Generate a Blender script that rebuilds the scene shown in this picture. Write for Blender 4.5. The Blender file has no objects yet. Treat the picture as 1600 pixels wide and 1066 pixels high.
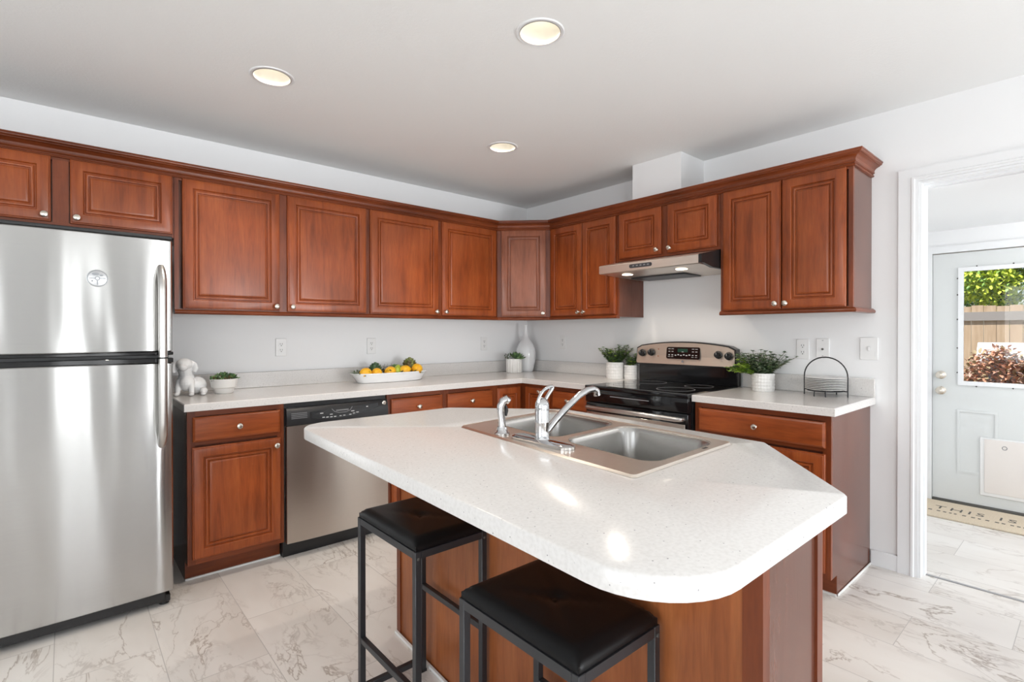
import bpy, bmesh, math, random
from mathutils import Vector, Matrix
random.seed(7)
S = bpy.context.scene
COL = S.collection
PI = math.pi
V = Vector

# ------------------------------------------------------------------ camera
cam_d = bpy.data.cameras.new('camera')
cam = bpy.data.objects.new('camera', cam_d); COL.objects.link(cam)
cam.location = (-3.3162, -3.6038, 1.2636)
cam.rotation_euler = (PI/2 - 0.0055, 0.0011, -0.7148)
cam_d.sensor_width = 36.0
cam_d.lens = 803.70 / 1600 * 36
cam_d.shift_y = -(533 - 524.95) / 1600
cam_d.clip_start = 0.05
S.camera = cam

# ------------------------------------------------------------------ exposure, sky, sun, windows' daylight and fill
S.view_settings.view_transform = 'Standard'
S.view_settings.look = 'None'
S.view_settings.gamma = 1.0
S.view_settings.use_curve_mapping = False
S.view_settings.exposure = -0.03
world = bpy.data.worlds.new('sky_world'); S.world = world
world.use_nodes = True
wn = world.node_tree.nodes; wl = world.node_tree.links
bg = wn['Background']
sky = wn.new('ShaderNodeTexSky')
sky.sky_type = 'NISHITA'; sky.sun_disc = False
sky.sun_elevation = math.radians(52); sky.sun_rotation = math.radians(300)
wl.new(sky.outputs[0], bg.inputs[0])
bg.inputs[1].default_value = 0.16

def light(name, kind, loc, rot, energy, color=(1, 1, 1), size=None, size_y=None, radius=None):
    d = bpy.data.lights.new(name, kind); o = bpy.data.objects.new(name, d); COL.objects.link(o)
    o.location = loc; o.rotation_euler = rot; d.energy = energy; d.color = color
    if kind == 'AREA':
        d.shape = 'RECTANGLE'; d.size = size; d.size_y = size_y
    elif radius is not None and kind != 'SUN':
        d.shadow_soft_size = radius
    return o

sun = light('sun', 'SUN', (0, 0, 8), (0, 0, 0), 6.5, (1, .95, .88))
sun.data.angle = math.radians(0.6)
sun.rotation_euler = V((0.55, -0.35, -1.0)).to_track_quat('-Z', 'Y').to_euler()
DAY = (0.95, 0.975, 1.0)
# patio door and side window daylight; wide, tall and mudroom windows added as fill
for nm, loc, rot, e, sx, sy, sp in (
        ('patio_door_daylight', (-3.06, -7.04, 1.1), (PI/2, 0, 0), 19, .74, 1.9, 180),
        ('wide_window_fill', (-5.4, -7.04, 1.25), (PI/2+.1, 0, 0), 76, 2.2, 1.8, 180),  # unseen wide window added to strengthen the daylight
        ('tall_window_fill', (-1.0, -7.04, .95), (PI/2+.24, 0, .22), 64, 1.3, 1.6, 120),  # unseen tall window added to light the back wall and ceiling
        ('side_window_daylight', (-7.04, -3.6, 1.4), (PI/2+.30, 0, -PI/2), 57, 3.0, 1.6, 130),
        ('mudroom_window_fill', (0.87, -5.04, 1.3), (PI/2, 0, 0), 34, 1.1, 1.3, 180)):  # unseen window added to brighten the mudroom
    w_ = light(nm, 'AREA', loc, rot, e, DAY, sx, sy); w_.data.spread = math.radians(sp)
# ------------------------------------------------------------------ materials
def newmat(name):
    m = bpy.data.materials.new(name); m.use_nodes = True
    return m, m.node_tree.nodes, m.node_tree.links, m.node_tree.nodes['Principled BSDF']
def setp(b, **k):
    names = dict(col='Base Color', rough='Roughness', metal='Metallic', coat='Coat Weight', coat_r='Coat Roughness',
                 spec='Specular IOR Level', emit='Emission Color', es='Emission Strength', trans='Transmission Weight',
                 aniso='Anisotropic', anisor='Anisotropic Rotation', ior='IOR', alpha='Alpha', sss='Subsurface Weight')
    for a, v in k.items():
        if a in ('col', 'emit'): v = (v[0], v[1], v[2], 1)
        b.inputs[names[a]].default_value = v
def plain(name, col, rough=.5, **k):
    m, n, l, b = newmat(name); setp(b, col=col, rough=rough, **k); return m
def coords(n, l, scale=(1, 1, 1), kind='Object', rot=(0, 0, 0)):
    t = n.new('ShaderNodeTexCoord'); mp = n.new('ShaderNodeMapping')
    mp.inputs['Scale'].default_value = scale; mp.inputs['Rotation'].default_value = rot
    l.new(t.outputs[kind], mp.inputs['Vector']); return mp.outputs[0]
def noise(n, l, vec, scale, detail=4, rough=.5, dist=0.0):
    t = n.new('ShaderNodeTexNoise'); t.inputs['Scale'].default_value = scale
    t.inputs['Detail'].default_value = detail; t.inputs['Roughness'].default_value = rough
    t.inputs['Distortion'].default_value = dist
    if vec is not None: l.new(vec, t.inputs['Vector'])
    return t.outputs['Fac']
def ramp(n, l, fac, stops, interp='LINEAR'):
    r = n.new('ShaderNodeValToRGB'); r.color_ramp.interpolation = interp
    e = r.color_ramp.elements
    while len(e) < len(stops): e.new(.5)
    for i, (p, c) in enumerate(stops):
        e[i].position = p; e[i].color = (c[0], c[1], c[2], 1) if not isinstance(c, (int, float)) else (c, c, c, 1)
    l.new(fac, r.inputs[0]); return r.outputs[0]
def mix(n, l, fac, a, b, mode='MIX'):
    m = n.new('ShaderNodeMix'); m.data_type = 'RGBA'; m.blend_type = mode
    for sock, v in ((m.inputs[0], fac), (m.inputs[6], a), (m.inputs[7], b)):
        if isinstance(v, (int, float)): sock.default_value = v
        elif isinstance(v, tuple): sock.default_value = (v[0], v[1], v[2], 1)
        else: l.new(v, sock)
    return m.outputs[2]
def bump(n, l, b, h, strength, dist=.01):
    x = n.new('ShaderNodeBump'); x.inputs['Strength'].default_value = strength; x.inputs['Distance'].default_value = dist
    l.new(h, x.inputs['Height']); l.new(x.outputs[0], b.inputs['Normal'])

def wood(name, axis='z', dark=(.125, .024, .006), mid=(.265, .057, .013), lite=(.37, .098, .026), rough=.33):
    m, n, l, b = newmat(name)
    sc = {'z': (13, 13, 1.3), 'h': (1.3, 1.3, 13)}[axis]
    t = n.new('ShaderNodeTexCoord'); inf = n.new('ShaderNodeObjectInfo')
    add = n.new('ShaderNodeVectorMath'); add.operation = 'ADD'
    mul = n.new('ShaderNodeVectorMath'); mul.operation = 'SCALE'; mul.inputs['Scale'].default_value = 13.0
    cmb = n.new('ShaderNodeCombineXYZ'); l.new(inf.outputs['Random'], cmb.inputs[0]); l.new(inf.outputs['Random'], cmb.inputs[2])
    l.new(cmb.outputs[0], mul.inputs[0]); l.new(t.outputs['Object'], add.inputs[0]); l.new(mul.outputs[0], add.inputs[1])
    mp = n.new('ShaderNodeMapping'); mp.inputs['Scale'].default_value = sc; l.new(add.outputs[0], mp.inputs['Vector'])
    f1 = noise(n, l, mp.outputs[0], 1.6, 5, .62, .6)
    f2 = noise(n, l, add.outputs[0], 3.2, 2, .5)
    mp2 = n.new('ShaderNodeMapping'); mp2.inputs['Scale'].default_value = tuple(x*5 for x in sc); l.new(add.outputs[0], mp2.inputs['Vector'])
    f3 = noise(n, l, mp2.outputs[0], 2.0, 2, .6)
    c1 = ramp(n, l, f1, [(.18, dark), (.46, mid), (.85, lite)])
    c2 = mix(n, l, .55, c1, ramp(n, l, f2, [(.3, (.62, .60, .58)), (.7, (1.32, 1.30, 1.25))]), 'MULTIPLY')
    c3 = mix(n, l, .28, c2, ramp(n, l, f3, [(.35, (.6, .6, .6)), (.6, (1.1, 1.1, 1.1))]), 'MULTIPLY')
    l.new(c3, b.inputs['Base Color'])
    setp(b, rough=rough, coat=.06, coat_r=.15, spec=.38)
    bump(n, l, b, f3, .06, .002)
    return m

def steel(name, col=(.60, .585, .56), rough=.27, aniso=.75, wave=0.0, stretch=(2, 2, 260)):
    m, n, l, b = newmat(name)
    v = coords(n, l, stretch)
    f = noise(n, l, v, 1.5, 3, .6)
    l.new(ramp(n, l, f, [(.3, tuple(c*.975 for c in col)), (.7, tuple(min(1, c*1.02) for c in col))]), b.inputs['Base Color'])
    setp(b, metal=1.0, rough=rough, aniso=aniso, anisor=.25)
    tg = n.new('ShaderNodeTangent'); tg.direction_type = 'RADIAL'; tg.axis = 'Z'
    l.new(tg.outputs[0], b.inputs['Tangent'])
    if wave:
        g = noise(n, l, coords(n, l, (3.2, 3.2, .55)), 1.9, 1, .4)
        bump(n, l, b, g, wave, .05)
    return m

M = {}
M['wood'] = wood('cherry_wood_upright_grain')
M['wood_h'] = wood('cherry_wood_level_grain', 'h')
M['wood_frame'] = wood('cherry_wood_frame', 'z', (.085, .017, .006), (.165, .036, .010), (.235, .058, .017))
M['wood_rail'] = wood('cherry_wood_rail', 'h', (.085, .017, .006), (.165, .036, .010), (.245, .060, .017))
M['wood_side'] = wood('cherry_wood_side_panel', 'z', (.085, .030, .019), (.125, .045, .028), (.165, .062, .04), .21)
M['wood_panel'] = wood('cherry_wood_back_panel', 'z', (.17, .045, .013), (.285, .085, .026), (.36, .125, .042), .38)
M['wood_corner_sheen'] = wood('cherry_wood_painted_sheen', 'z', (.16, .052, .028), (.27, .090, .048), (.34, .125, .07), .27)  # window sheen on the corner door put into a paler wood colour
M['toe'] = plain('dark_toe_wood', (.035, .011, .007), .5)
M['nickel'] = plain('satin_nickel', (.62, .57, .50), .26, metal=1.0)
M['chrome'] = plain('chrome', (.58, .58, .59), .09, metal=1.0)
M['steel_fridge'] = steel('brushed_steel_refrigerator', (.50, .495, .485), .17, .95, .10)
M['steel'] = steel('brushed_steel_warm', (.56, .51, .46), .28, .7, .05)
M['steel_h'] = steel('brushed_steel_handle', (.60, .585, .565), .33, .3)
M['steel_range'] = steel('brushed_steel_range', (.80, .69, .59), .42, .3)
M['steel_hood'] = steel('brushed_steel_hood', (.78, .71, .64), .40, .3)
M['steel_sink'] = steel('brushed_steel_sink', (.74, .665, .585), .31, .3, 0, (60, 60, 60))
M['steel_bowl'] = steel('satin_steel_bowl', (.40, .39, .375), .27, .3, 0, (60, 60, 60))
M['black'] = plain('black_plastic', (.012, .012, .013), .32)
M['black_gloss'] = plain('black_gloss', (.006, .006, .007), .08)
M['glass_top'] = None
M['body_grey'] = plain('dark_grey_enamel', (.045, .047, .052), .4)
M['powder'] = plain('black_powder_coat', (.022, .023, .026), .38)
M['leather'] = None
M['mark'] = plain('pale_grey_print', (.62, .62, .62), .6)
M['mark_dim'] = plain('grey_print', (.22, .22, .23), .6)
M['white_gloss'] = plain('white_glazed_ceramic', (.82, .83, .84), .16, coat=.3)
M['white_matte'] = plain('white_matte_ceramic', (.80, .79, .77), .42)
M['plastic_white'] = plain('white_plastic', (.80, .80, .795), .35)
M['socket_dark'] = plain('dark_slot', (.06, .055, .05), .6)
M['trim_white'] = plain('white_trim_paint', (.80, .81, .82), .32)
M['grout_white'] = plain('white_caulk', (.78, .77, .75), .5)
M['lemon'] = None
M['soil'] = plain('dark_soil', (.03, .022, .015), .9)
M['leaf_dark'] = plain('leaf_dark_green', (.065, .125, .055), .45)
M['leaf_mid'] = plain('leaf_mid_green', (.14, .25, .085), .45)
M['leaf_pale'] = plain('leaf_grey_green', (.26, .33, .22), .5)
M['leaf_bright'] = plain('leaf_lime_green', (.36, .54, .07), .45)
M['leaf_brown'] = plain('leaf_olive_brown', (.10, .075, .028), .5)
M['stem'] = plain('stem_green_brown', (.09, .09, .04), .6)
M['wire'] = plain('black_wire', (.018, .018, .02), .45)
M['plate'] = plain('white_stoneware', (.72, .71, .69), .25, coat=.2)

m, n, l, b = newmat('black_leatherette'); setp(b, col=(.004, .004, .0045), rough=.34, spec=.22)
bump(n, l, b, noise(n, l, coords(n, l), 260, 3), .05, .002); M['leather'] = m
m, n, l, b = newmat('lemon_skin'); setp(b, rough=.45)
l.new(ramp(n, l, noise(n, l, coords(n, l), 40, 2), [(.35, (.75, .36, .012)), (.65, (.88, .50, .02))]), b.inputs['Base Color'])
bump(n, l, b, noise(n, l, coords(n, l), 180, 2), .2, .003); M['lemon'] = m
m, n, l, b = newmat('speckled_black_glass'); setp(b, rough=.06)
l.new(ramp(n, l, noise(n, l, coords(n, l), 420, 1), [(.6, (.006, .006, .006)), (.72, (.07, .062, .058))]), b.inputs['Base Color']); M['glass_top'] = m

# painted walls and textured ceiling
def paint(name, col, rough, bs):
    m, n, l, b = newmat(name); setp(b, col=col, rough=rough)
    bump(n, l, b, noise(n, l, coords(n, l), 70, 3, .6), bs, .004); return m
M['wall'] = paint('white_wall_paint', (.83, .835, .84), .55, .05)
M['ceiling'] = paint('white_ceiling_texture', (.875, .885, .88), .8, .22)

# speckled worktop
m, n, l, b = newmat('white_speckled_worktop'); setp(b, rough=.2, coat=.15)
vc = coords(n, l)
f = noise(n, l, vc, 130, 2, .5); g = noise(n, l, vc, 45, 3, .6)
vr = n.new('ShaderNodeTexVoronoi'); vr.inputs['Scale'].default_value = 95; l.new(vc, vr.inputs['Vector'])
dot = ramp(n, l, vr.outputs['Distance'], [(.10, 1.0), (.18, 0.0)])
sel = ramp(n, l, noise(n, l, vc, 60, 1), [(.56, 0.0), (.62, 1.0)])
mk = n.new('ShaderNodeMath'); mk.operation = 'MULTIPLY'; l.new(dot, mk.inputs[0]); l.new(sel, mk.inputs[1])
base = ramp(n, l, f, [(.3, (.635, .615, .597)), (.6, (.69, .672, .655))])
l.new(mix(n, l, mk.outputs[0], base, (.22, .21, .22)), b.inputs['Base Color']); M['worktop'] = m

# marble-look tile floor: 0.32 m rows running along y, staggered
m, n, l, b = newmat('marble_look_tile'); setp(b, rough=.30)
tc = n.new('ShaderNodeTexCoord')
mp = n.new('ShaderNodeMapping'); mp.inputs['Rotation'].default_value = (0, 0, PI/2)
mp.inputs['Location'].default_value = (3.033, 0.156, 0)
l.new(tc.outputs['Object'], mp.inputs['Vector'])
bk = n.new('ShaderNodeTexBrick'); bk.offset = .5; bk.squash = 1
for k, v in (('Scale', 1.0), ('Brick Width', .64), ('Row Height', .32), ('Mortar Size', .0016), ('Mortar Smooth', .1), ('Bias', 0)):
    bk.inputs[k].default_value = v
bk.inputs['Color1'].default_value = (0, 0, 0, 1); bk.inputs['Color2'].default_value = (1, 1, 1, 1)
bk.inputs['Mortar'].default_value = (.5, .5, .5, 1)
l.new(mp.outputs[0], bk.inputs['Vector'])
off = n.new('ShaderNodeVectorMath'); off.operation = 'SCALE'; off.inputs['Scale'].default_value = 9.0
l.new(bk.outputs['Color'], off.inputs[0])
ad = n.new('ShaderNodeVectorMath'); ad.operation = 'ADD'; l.new(tc.outputs['Object'], ad.inputs[0]); l.new(off.outputs[0], ad.inputs[1])
mp3 = n.new('ShaderNodeMapping'); mp3.inputs['Scale'].default_value = (1.5, .62, 1); mp3.inputs['Rotation'].default_value = (0, 0, .35)
l.new(ad.outputs[0], mp3.inputs['Vector'])
def ridge(scale, det, width, dist):
    f = noise(n, l, mp3.outputs[0], scale, det, .6, dist)
    s = n.new('ShaderNodeMath'); s.operation = 'SUBTRACT'; s.inputs[1].default_value = .5; l.new(f, s.inputs[0])
    a = n.new('ShaderNodeMath'); a.operation = 'ABSOLUTE'; l.new(s.outputs[0], a.inputs[0])
    return ramp(n, l, a.outputs[0], [(0.0, 1.0), (width, 0.0)])
r1 = ridge(2.2, 6, .014, .9); r2 = ridge(5.5, 5, .030, .8)
patch = ramp(n, l, noise(n, l, mp3.outputs[0], 1.9, 2), [(.42, 0.0), (.60, 1.0)])
mm = n.new('ShaderNodeMath'); mm.operation = 'MULTIPLY'; l.new(r1, mm.inputs[0]); l.new(patch, mm.inputs[1])
m2 = n.new('ShaderNodeMath'); m2.operation = 'MULTIPLY'; l.new(r2, m2.inputs[0])
patch2 = ramp(n, l, noise(n, l, mp3.outputs[0], 3.7, 2), [(.45, 0.0), (.60, 1.0)]); l.new(patch2, m2.inputs[1])
basec = ramp(n, l, noise(n, l, mp3.outputs[0], 1.6, 4, .55), [(.3, (.66, .615, .57)), (.52, (.77, .735, .695)), (.75, (.82, .795, .76))])
c1 = mix(n, l, mm.outputs[0], basec, (.40, .34, .29))
sc2 = n.new('ShaderNodeMath'); sc2.operation = 'MULTIPLY'; sc2.inputs[1].default_value = .42; l.new(m2.outputs[0], sc2.inputs[0])
c2 = mix(n, l, sc2.outputs[0], c1, (.34, .29, .25))
c3 = mix(n, l, bk.outputs['Fac'], c2, (.52, .49, .46))
l.new(c3, b.inputs['Base Color']); M['floor'] = m

# ------------------------------------------------------------------ mesh helpers
class MB:
    def __init__(s): s.bm = bmesh.new(); s.mi = 0
    def _tag(s, faces):
        for f in faces: f.material_index = s.mi
    def box(s, x0, x1, y0, y1, z0, z1, bev=0.0, seg=1):
        x0, x1 = sorted((x0, x1)); y0, y1 = sorted((y0, y1)); z0, z1 = sorted((z0, z1))
        t = bmesh.new(); bmesh.ops.create_cube(t, size=1)
        for v in t.verts:
            v.co = V(((x0+x1)/2 + v.co.x*(x1-x0), (y0+y1)/2 + v.co.y*(y1-y0), (z0+z1)/2 + v.co.z*(z1-z0)))
        if bev: bmesh.ops.bevel(t, geom=t.edges[:], offset=bev, segments=seg, affect='EDGES', profile=.5)
        return s.merge(t)
    def merge(s, t, mat=None):
        t.verts.ensure_lookup_table(); vs = []
        for v in t.verts: vs.append(s.bm.verts.new(mat @ v.co if mat else v.co))
        fs = []
        t.verts.index_update()
        for f in t.faces:
            try:
                nf = s.bm.faces.new([vs[v.index] for v in f.verts]); nf.material_index = s.mi; fs.append(nf)
            except ValueError: pass
        t.free(); return fs
    def rings(s, rings, cap0=True, cap1=True, close=True):
        L = [[s.bm.verts.new(p) for p in r] for r in rings]; k = len(L[0]); fs = []
        for a, b in zip(L, L[1:]):
            for i in range(k if close else k-1):
                j = (i+1) % k
                try: fs.append(s.bm.faces.new((a[i], a[j], b[j], b[i])))
                except ValueError: pass
        if cap0: fs.append(s.bm.faces.new(L[0][::-1]))
        if cap1: fs.append(s.bm.faces.new(L[-1]))
        s._tag(fs); return L
    def tube(s, pts, r, seg=10, caps=True, flat=1.0):
        pts = [V(p) for p in pts]; n = len(pts)
        rs = r if isinstance(r, (list, tuple)) else [r]*n
        up = None; rings = []
        for i, p in enumerate(pts):
            d = (pts[min(i+1, n-1)] - pts[max(i-1, 0)]).normalized()
            if up is None:
                up = V((0, 0, 1)) if abs(d.z) < .9 else V((1, 0, 0))
            u = (up - d*up.dot(d)).normalized(); up = u; w = d.cross(u)
            rings.append([p + (u*math.cos(a) + w*math.sin(a)*flat)*rs[i] for a in [2*PI*k/seg for k in range(seg)]])
        return s.rings(rings, caps, caps)
    def lathe(s, prof, c=(0, 0, 0), ax=(0, 0, 1), seg=24, cap0=True, cap1=True, sx=1.0, sy=1.0):
        ax = V(ax).normalized(); c = V(c)
        u = ax.orthogonal().normalized() if abs(ax.z) < .99 else V((1, 0, 0)); w = ax.cross(u)
        rings = [[c + ax*z + u*(r*sx*math.cos(a)) + w*(r*sy*math.sin(a)) for a in [2*PI*k/seg for k in range(seg)]] for r, z in prof]
        return s.rings(rings, cap0, cap1)
    def ellipsoid(s, c, rx, ry, rz, seg=16, rot=None):
        t = bmesh.new(); bmesh.ops.create_uvsphere(t, u_segments=seg, v_segments=max(6, seg//2), radius=1)
        mt = Matrix.Translation(V(c)) @ (rot.to_4x4() if rot else Matrix.Identity(4)) @ Matrix.Diagonal((rx, ry, rz, 1))
        return s.merge(t, mt)
    def prism(s, poly, z0, z1, bev=0.0):
        n = len(poly)
        if bev:
            ins = inset(poly, bev)
            r = [[(x, y, z0) for x, y in poly], [(x, y, z1-bev) for x, y in poly], [(x, y, z1) for x, y in ins]]
        else: r = [[(x, y, z0) for x, y in poly], [(x, y, z1) for x, y in poly]]
        return s.rings(r)
    def torus(s, c, R, r, ax=(0, 0, 1), seg=28, ms=8):
        ax = V(ax).normalized(); u = ax.orthogonal().normalized(); w = ax.cross(u); c = V(c)
        rings = []
        for k in range(seg+1):
            a = 2*PI*k/seg; d = u*math.cos(a) + w*math.sin(a)
            rings.append([c + d*(R + r*math.cos(q)) + ax*(r*math.sin(q)) for q in [2*PI*j/ms for j in range(ms)]])
        return s.rings(rings, False, False)
    def build(s, name, mats, parent=None, origin=None, smooth=40, weld=True):
        if weld: bmesh.ops.remove_doubles(s.bm, verts=s.bm.verts, dist=1e-6)
        bmesh.ops.recalc_face_normals(s.bm, faces=s.bm.faces)
        o = None
        if parent is not None:
            origin = V(parent['_o']) if '_o' in parent else V((0, 0, 0))
        elif origin is None: origin = V((0, 0, 0))
        origin = V(origin)
        bmesh.ops.translate(s.bm, verts=s.bm.verts, vec=-origin)
        me = bpy.data.meshes.new(name); s.bm.to_mesh(me); s.bm.free()
        for f in me.polygons: f.use_smooth = True
        me.set_sharp_from_angle(angle=math.radians(smooth))
        for mt in (mats if isinstance(mats, (list, tuple)) else [mats]): me.materials.append(mt)
        o = bpy.data.objects.new(name, me); COL.objects.link(o)
        o['_o'] = list(origin)
        if parent is not None: o.parent = parent
        else: o.location = origin
        return o

def inset(poly, d):
    n = len(poly); out = []
    area = sum(poly[i][0]*poly[(i+1) % n][1] - poly[(i+1) % n][0]*poly[i][1] for i in range(n))
    sg = 1 if area > 0 else -1
    for i in range(n):
        p0, p1, p2 = V(poly[i-1]), V(poly[i]), V(poly[(i+1) % n])
        a = (p1-p0).normalized(); b = (p2-p1).normalized()
        na = V((-a.y, a.x))*sg; nb = V((-b.y, b.x))*sg
        bi = (na+nb); bi = bi/max(.3, bi.length_squared)*2
        q = p1 + bi*d; out.append((q.x, q.y))
    return out
def fillet(poly, radii, seg=8):
    n = len(poly); out = []
    for i in range(n):
        r = radii[i]; p0, p1, p2 = V(poly[i-1]), V(poly[i]), V(poly[(i+1) % n])
        if r <= 0: out.append(tuple(p1)); continue
        a = (p0-p1).normalized(); b = (p2-p1).normalized()
        th = a.angle(b); t = r/math.tan(th/2)
        c = p1 + (a+b).normalized()*(r/math.sin(th/2))
        s0 = p1+a*t; s1 = p1+b*t
        a0 = math.atan2(s0.y-c.y, s0.x-c.x); a1 = math.atan2(s1.y-c.y, s1.x-c.x)
        d = a1-a0
        while d > PI: d -= 2*PI
        while d < -PI: d += 2*PI
        for k in range(seg+1):
            q = a0+d*k/seg; out.append((c.x+r*math.cos(q), c.y+r*math.sin(q)))
    return out
def slab_with_holes(mb, outer, holes, z0, z1, bev=0.0):
    """flat slab, outer polygon with holes, sides closed"""
    def layer(o, hs, z):
        t = bmesh.new()
        for lp in [o]+hs:
            vs = [t.verts.new((x, y, z)) for x, y in lp]
            for i in range(len(vs)): t.edges.new((vs[i], vs[(i+1) % len(vs)]))
        bmesh.ops.triangle_fill(t, use_beauty=True, use_dissolve=False, edges=t.edges[:])
        mb.merge(t)
    top = inset(outer, bev) if bev else outer
    layer(top, holes, z1); layer(outer, holes, z0)
    r = [[(x, y, z0) for x, y in outer], [(x, y, z1-bev) for x, y in outer]]
    if bev: r.append([(x, y, z1) for x, y in top])
    mb.rings(r, False, False)
    for h in holes: mb.rings([[(x, y, z0) for x, y in h], [(x, y, z1) for x, y in h]], False, False)

def tag(o, label=None, cat=None, group=None, kind=None):
    if label: o['label'] = label
    if cat: o['category'] = cat
    if group: o['group'] = group
    if kind: o['kind'] = kind
    return o
def thing(name, label, cat, loc, group=None):
    o = bpy.data.objects.new(name, None); COL.objects.link(o)
    o.location = loc; o['_o'] = list(loc); o.empty_display_size = .05
    return tag(o, label, cat, group)
def struct(name, mb, mat, parent=None, smooth=40):
    o = mb.build(name, mat, parent, smooth=smooth)
    if parent is None: o['kind'] = 'structure'
    return o
def nbox(*a, **k):
    m = MB(); m.box(*a, **k); return m
def sweep(mb, path, prof, cap=True, side=1):
    """path: list of (x,y); prof: list of (outward, z) closed loop; outward is to the right of travel * side"""
    n = len(path); rings = []
    for i in range(n):
        p = V(path[i])
        if i == 0: d0 = d1 = (V(path[1])-p).normalized()
        elif i == n-1: d0 = d1 = (p-V(path[i-1])).normalized()
        else: d0 = (p-V(path[i-1])).normalized(); d1 = (V(path[i+1])-p).normalized()
        n0 = V((d0.y, -d0.x))*side; n1 = V((d1.y, -d1.x))*side
        b = n0+n1; b = b/b.length_squared*2
        rings.append([(p.x+b.x*o, p.y+b.y*o, z) for o, z in prof])
    mb.rings(rings, cap, cap)

# ------------------------------------------------------------------ room shell
H = 2.4436
LIGHTS = [(-2.594, -1.091), (-1.904, -2.147), (-1.216, -1.096)]
mb = MB(); mb.box(-7.2, 1.75, -7.2, .2, -.12, 0); struct('floor', mb, M['floor'])
mb = MB()
holes = [[(x+.082*math.cos(2*PI*k/32), y+.082*math.sin(2*PI*k/32)) for k in range(32)] for x, y in LIGHTS]
slab_with_holes(mb, [(-7.2, -7.2), (.12, -7.2), (.12, .2), (-7.2, .2)], holes, H, H+.18)
struct('ceiling', mb, M['ceiling'])
mb = nbox(-9.2, 2.0, -9.2, .4, H+.34, H+.44); struct('ceiling_sun_blocker', mb, M['ceiling'])  # unseen roof slab added with deep eaves to block sun from windows
struct('wall_back', nbox(-7.2, .12, 0, .2, 0, H), M['wall'])
DY0, DY1, DZ = -2.975, -3.80, 2.041       # doorway opening in the right wall
mb = MB(); mb.box(0, .12, DY0, 0, 0, H); mb.box(0, .12, -7.2, DY1, 0, H); mb.box(0, .12, DY1, DY0, DZ, H)
struct('wall_right', mb, M['wall'])
# wall behind the camera with patio door and added wide and tall windows; left wall with side window
def wall_openings_x(name, y0, y1, xs, ops):   # ops: (x0,x1,z0,z1) sorted
    mb = MB(); cur = xs[0]
    for a, c, z0, z1 in ops:
        mb.box(cur, a, y0, y1, 0, H)
        if z0 > .02: mb.box(a, c, y0, y1, 0, z0)
        mb.box(a, c, y0, y1, z1, H); cur = c
    mb.box(cur, xs[1], y0, y1, 0, H)
    return struct(name, mb, M['wall'])
wall_openings_x('wall_front', -7.2, -7.0, (-7.2, .12), [(-6.55, -4.25, .3, 2.2), (-3.46, -2.66, 0, 2.1), (-1.7, -.3, .1, 2.1)])
mb = MB(); mb.box(-7.2, -7.0, -7.2, -5.15, 0, H); mb.box(-7.2, -7.0, -2.05, .2, 0, H)
mb.box(-7.2, -7.0, -5.15, -2.05, 0, .55); mb.box(-7.2, -7.0, -5.15, -2.05, 2.25, H); struct('wall_left', mb, M['wall'])
mg, n, l, b = newmat('clear_window_glass')
n.remove(b); tr = n.new('ShaderNodeBsdfTransparent'); gl = n.new('ShaderNodeBsdfGlossy'); gl.inputs['Roughness'].default_value = .02
mx = n.new('ShaderNodeMixShader'); mx.inputs[0].default_value = .015
l.new(tr.outputs[0], mx.inputs[1]); l.new(gl.outputs[0], mx.inputs[2])
l.new(mx.outputs[0], n['Material Output'].inputs[0]); M['glass'] = mg
def window_y(name, x0, x1, z0, z1, y, mull):
    mb = MB(); f = .05
    mb.box(x0, x1, y-.02, y+.03, z0, z0+f); mb.box(x0, x1, y-.02, y+.03, z1-f, z1)
    mb.box(x0, x0+f, y-.02, y+.03, z0, z1); mb.box(x1-f, x1, y-.02, y+.03, z0, z1)
    for x in mull: mb.box(x-.025, x+.025, y-.02, y+.03, z0+f, z1-f)
    w = struct(name, mb, M['trim_white'])
    nbox(x0+f, x1-f, y, y+.004, z0+f, z1-f).build('pane', M['glass'], w)
window_y('added_window_4', -1.7, -.3, .1, 2.1, -7.0, [-1.0])  # added window around the tall fill light
window_y('added_window_1', -6.55, -4.25, .3, 2.2, -7.0, [-5.4])  # added window around the wide fill light
window_y('door_2', -3.46, -2.66, 0, 2.1, -7.0, [-3.07])
mb = MB()
for a in ((-7.02, -6.97, -5.15, -2.05, .55, .6), (-7.02, -6.97, -5.15, -2.05, 2.2, 2.25), (-7.02, -6.97, -5.15, -5.1, .6, 2.2),
          (-7.02, -6.97, -2.1, -2.05, .6, 2.2), (-7.02, -6.97, -3.625, -3.575, .6, 2.2)): mb.box(*a)
w2 = struct('window_2', mb, M['trim_white']); nbox(-7.0, -6.996, -5.1, -2.1, .6, 2.2).build('pane', M['glass'], w2)

# boxed chase between cabinets and ceiling
struct('wall_chase', nbox(-.29, 0, -1.795, -1.417, 2.0, H), M['wall'])

# doorway casing and jamb
CP = [(0, 0), (.014, 0), (.014, .052), (.018, .056), (.018, .066), (.009, .070), (.009, .083), (0, .083)]
def casing_prof(z=None): return CP
mb = MB()
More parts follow.
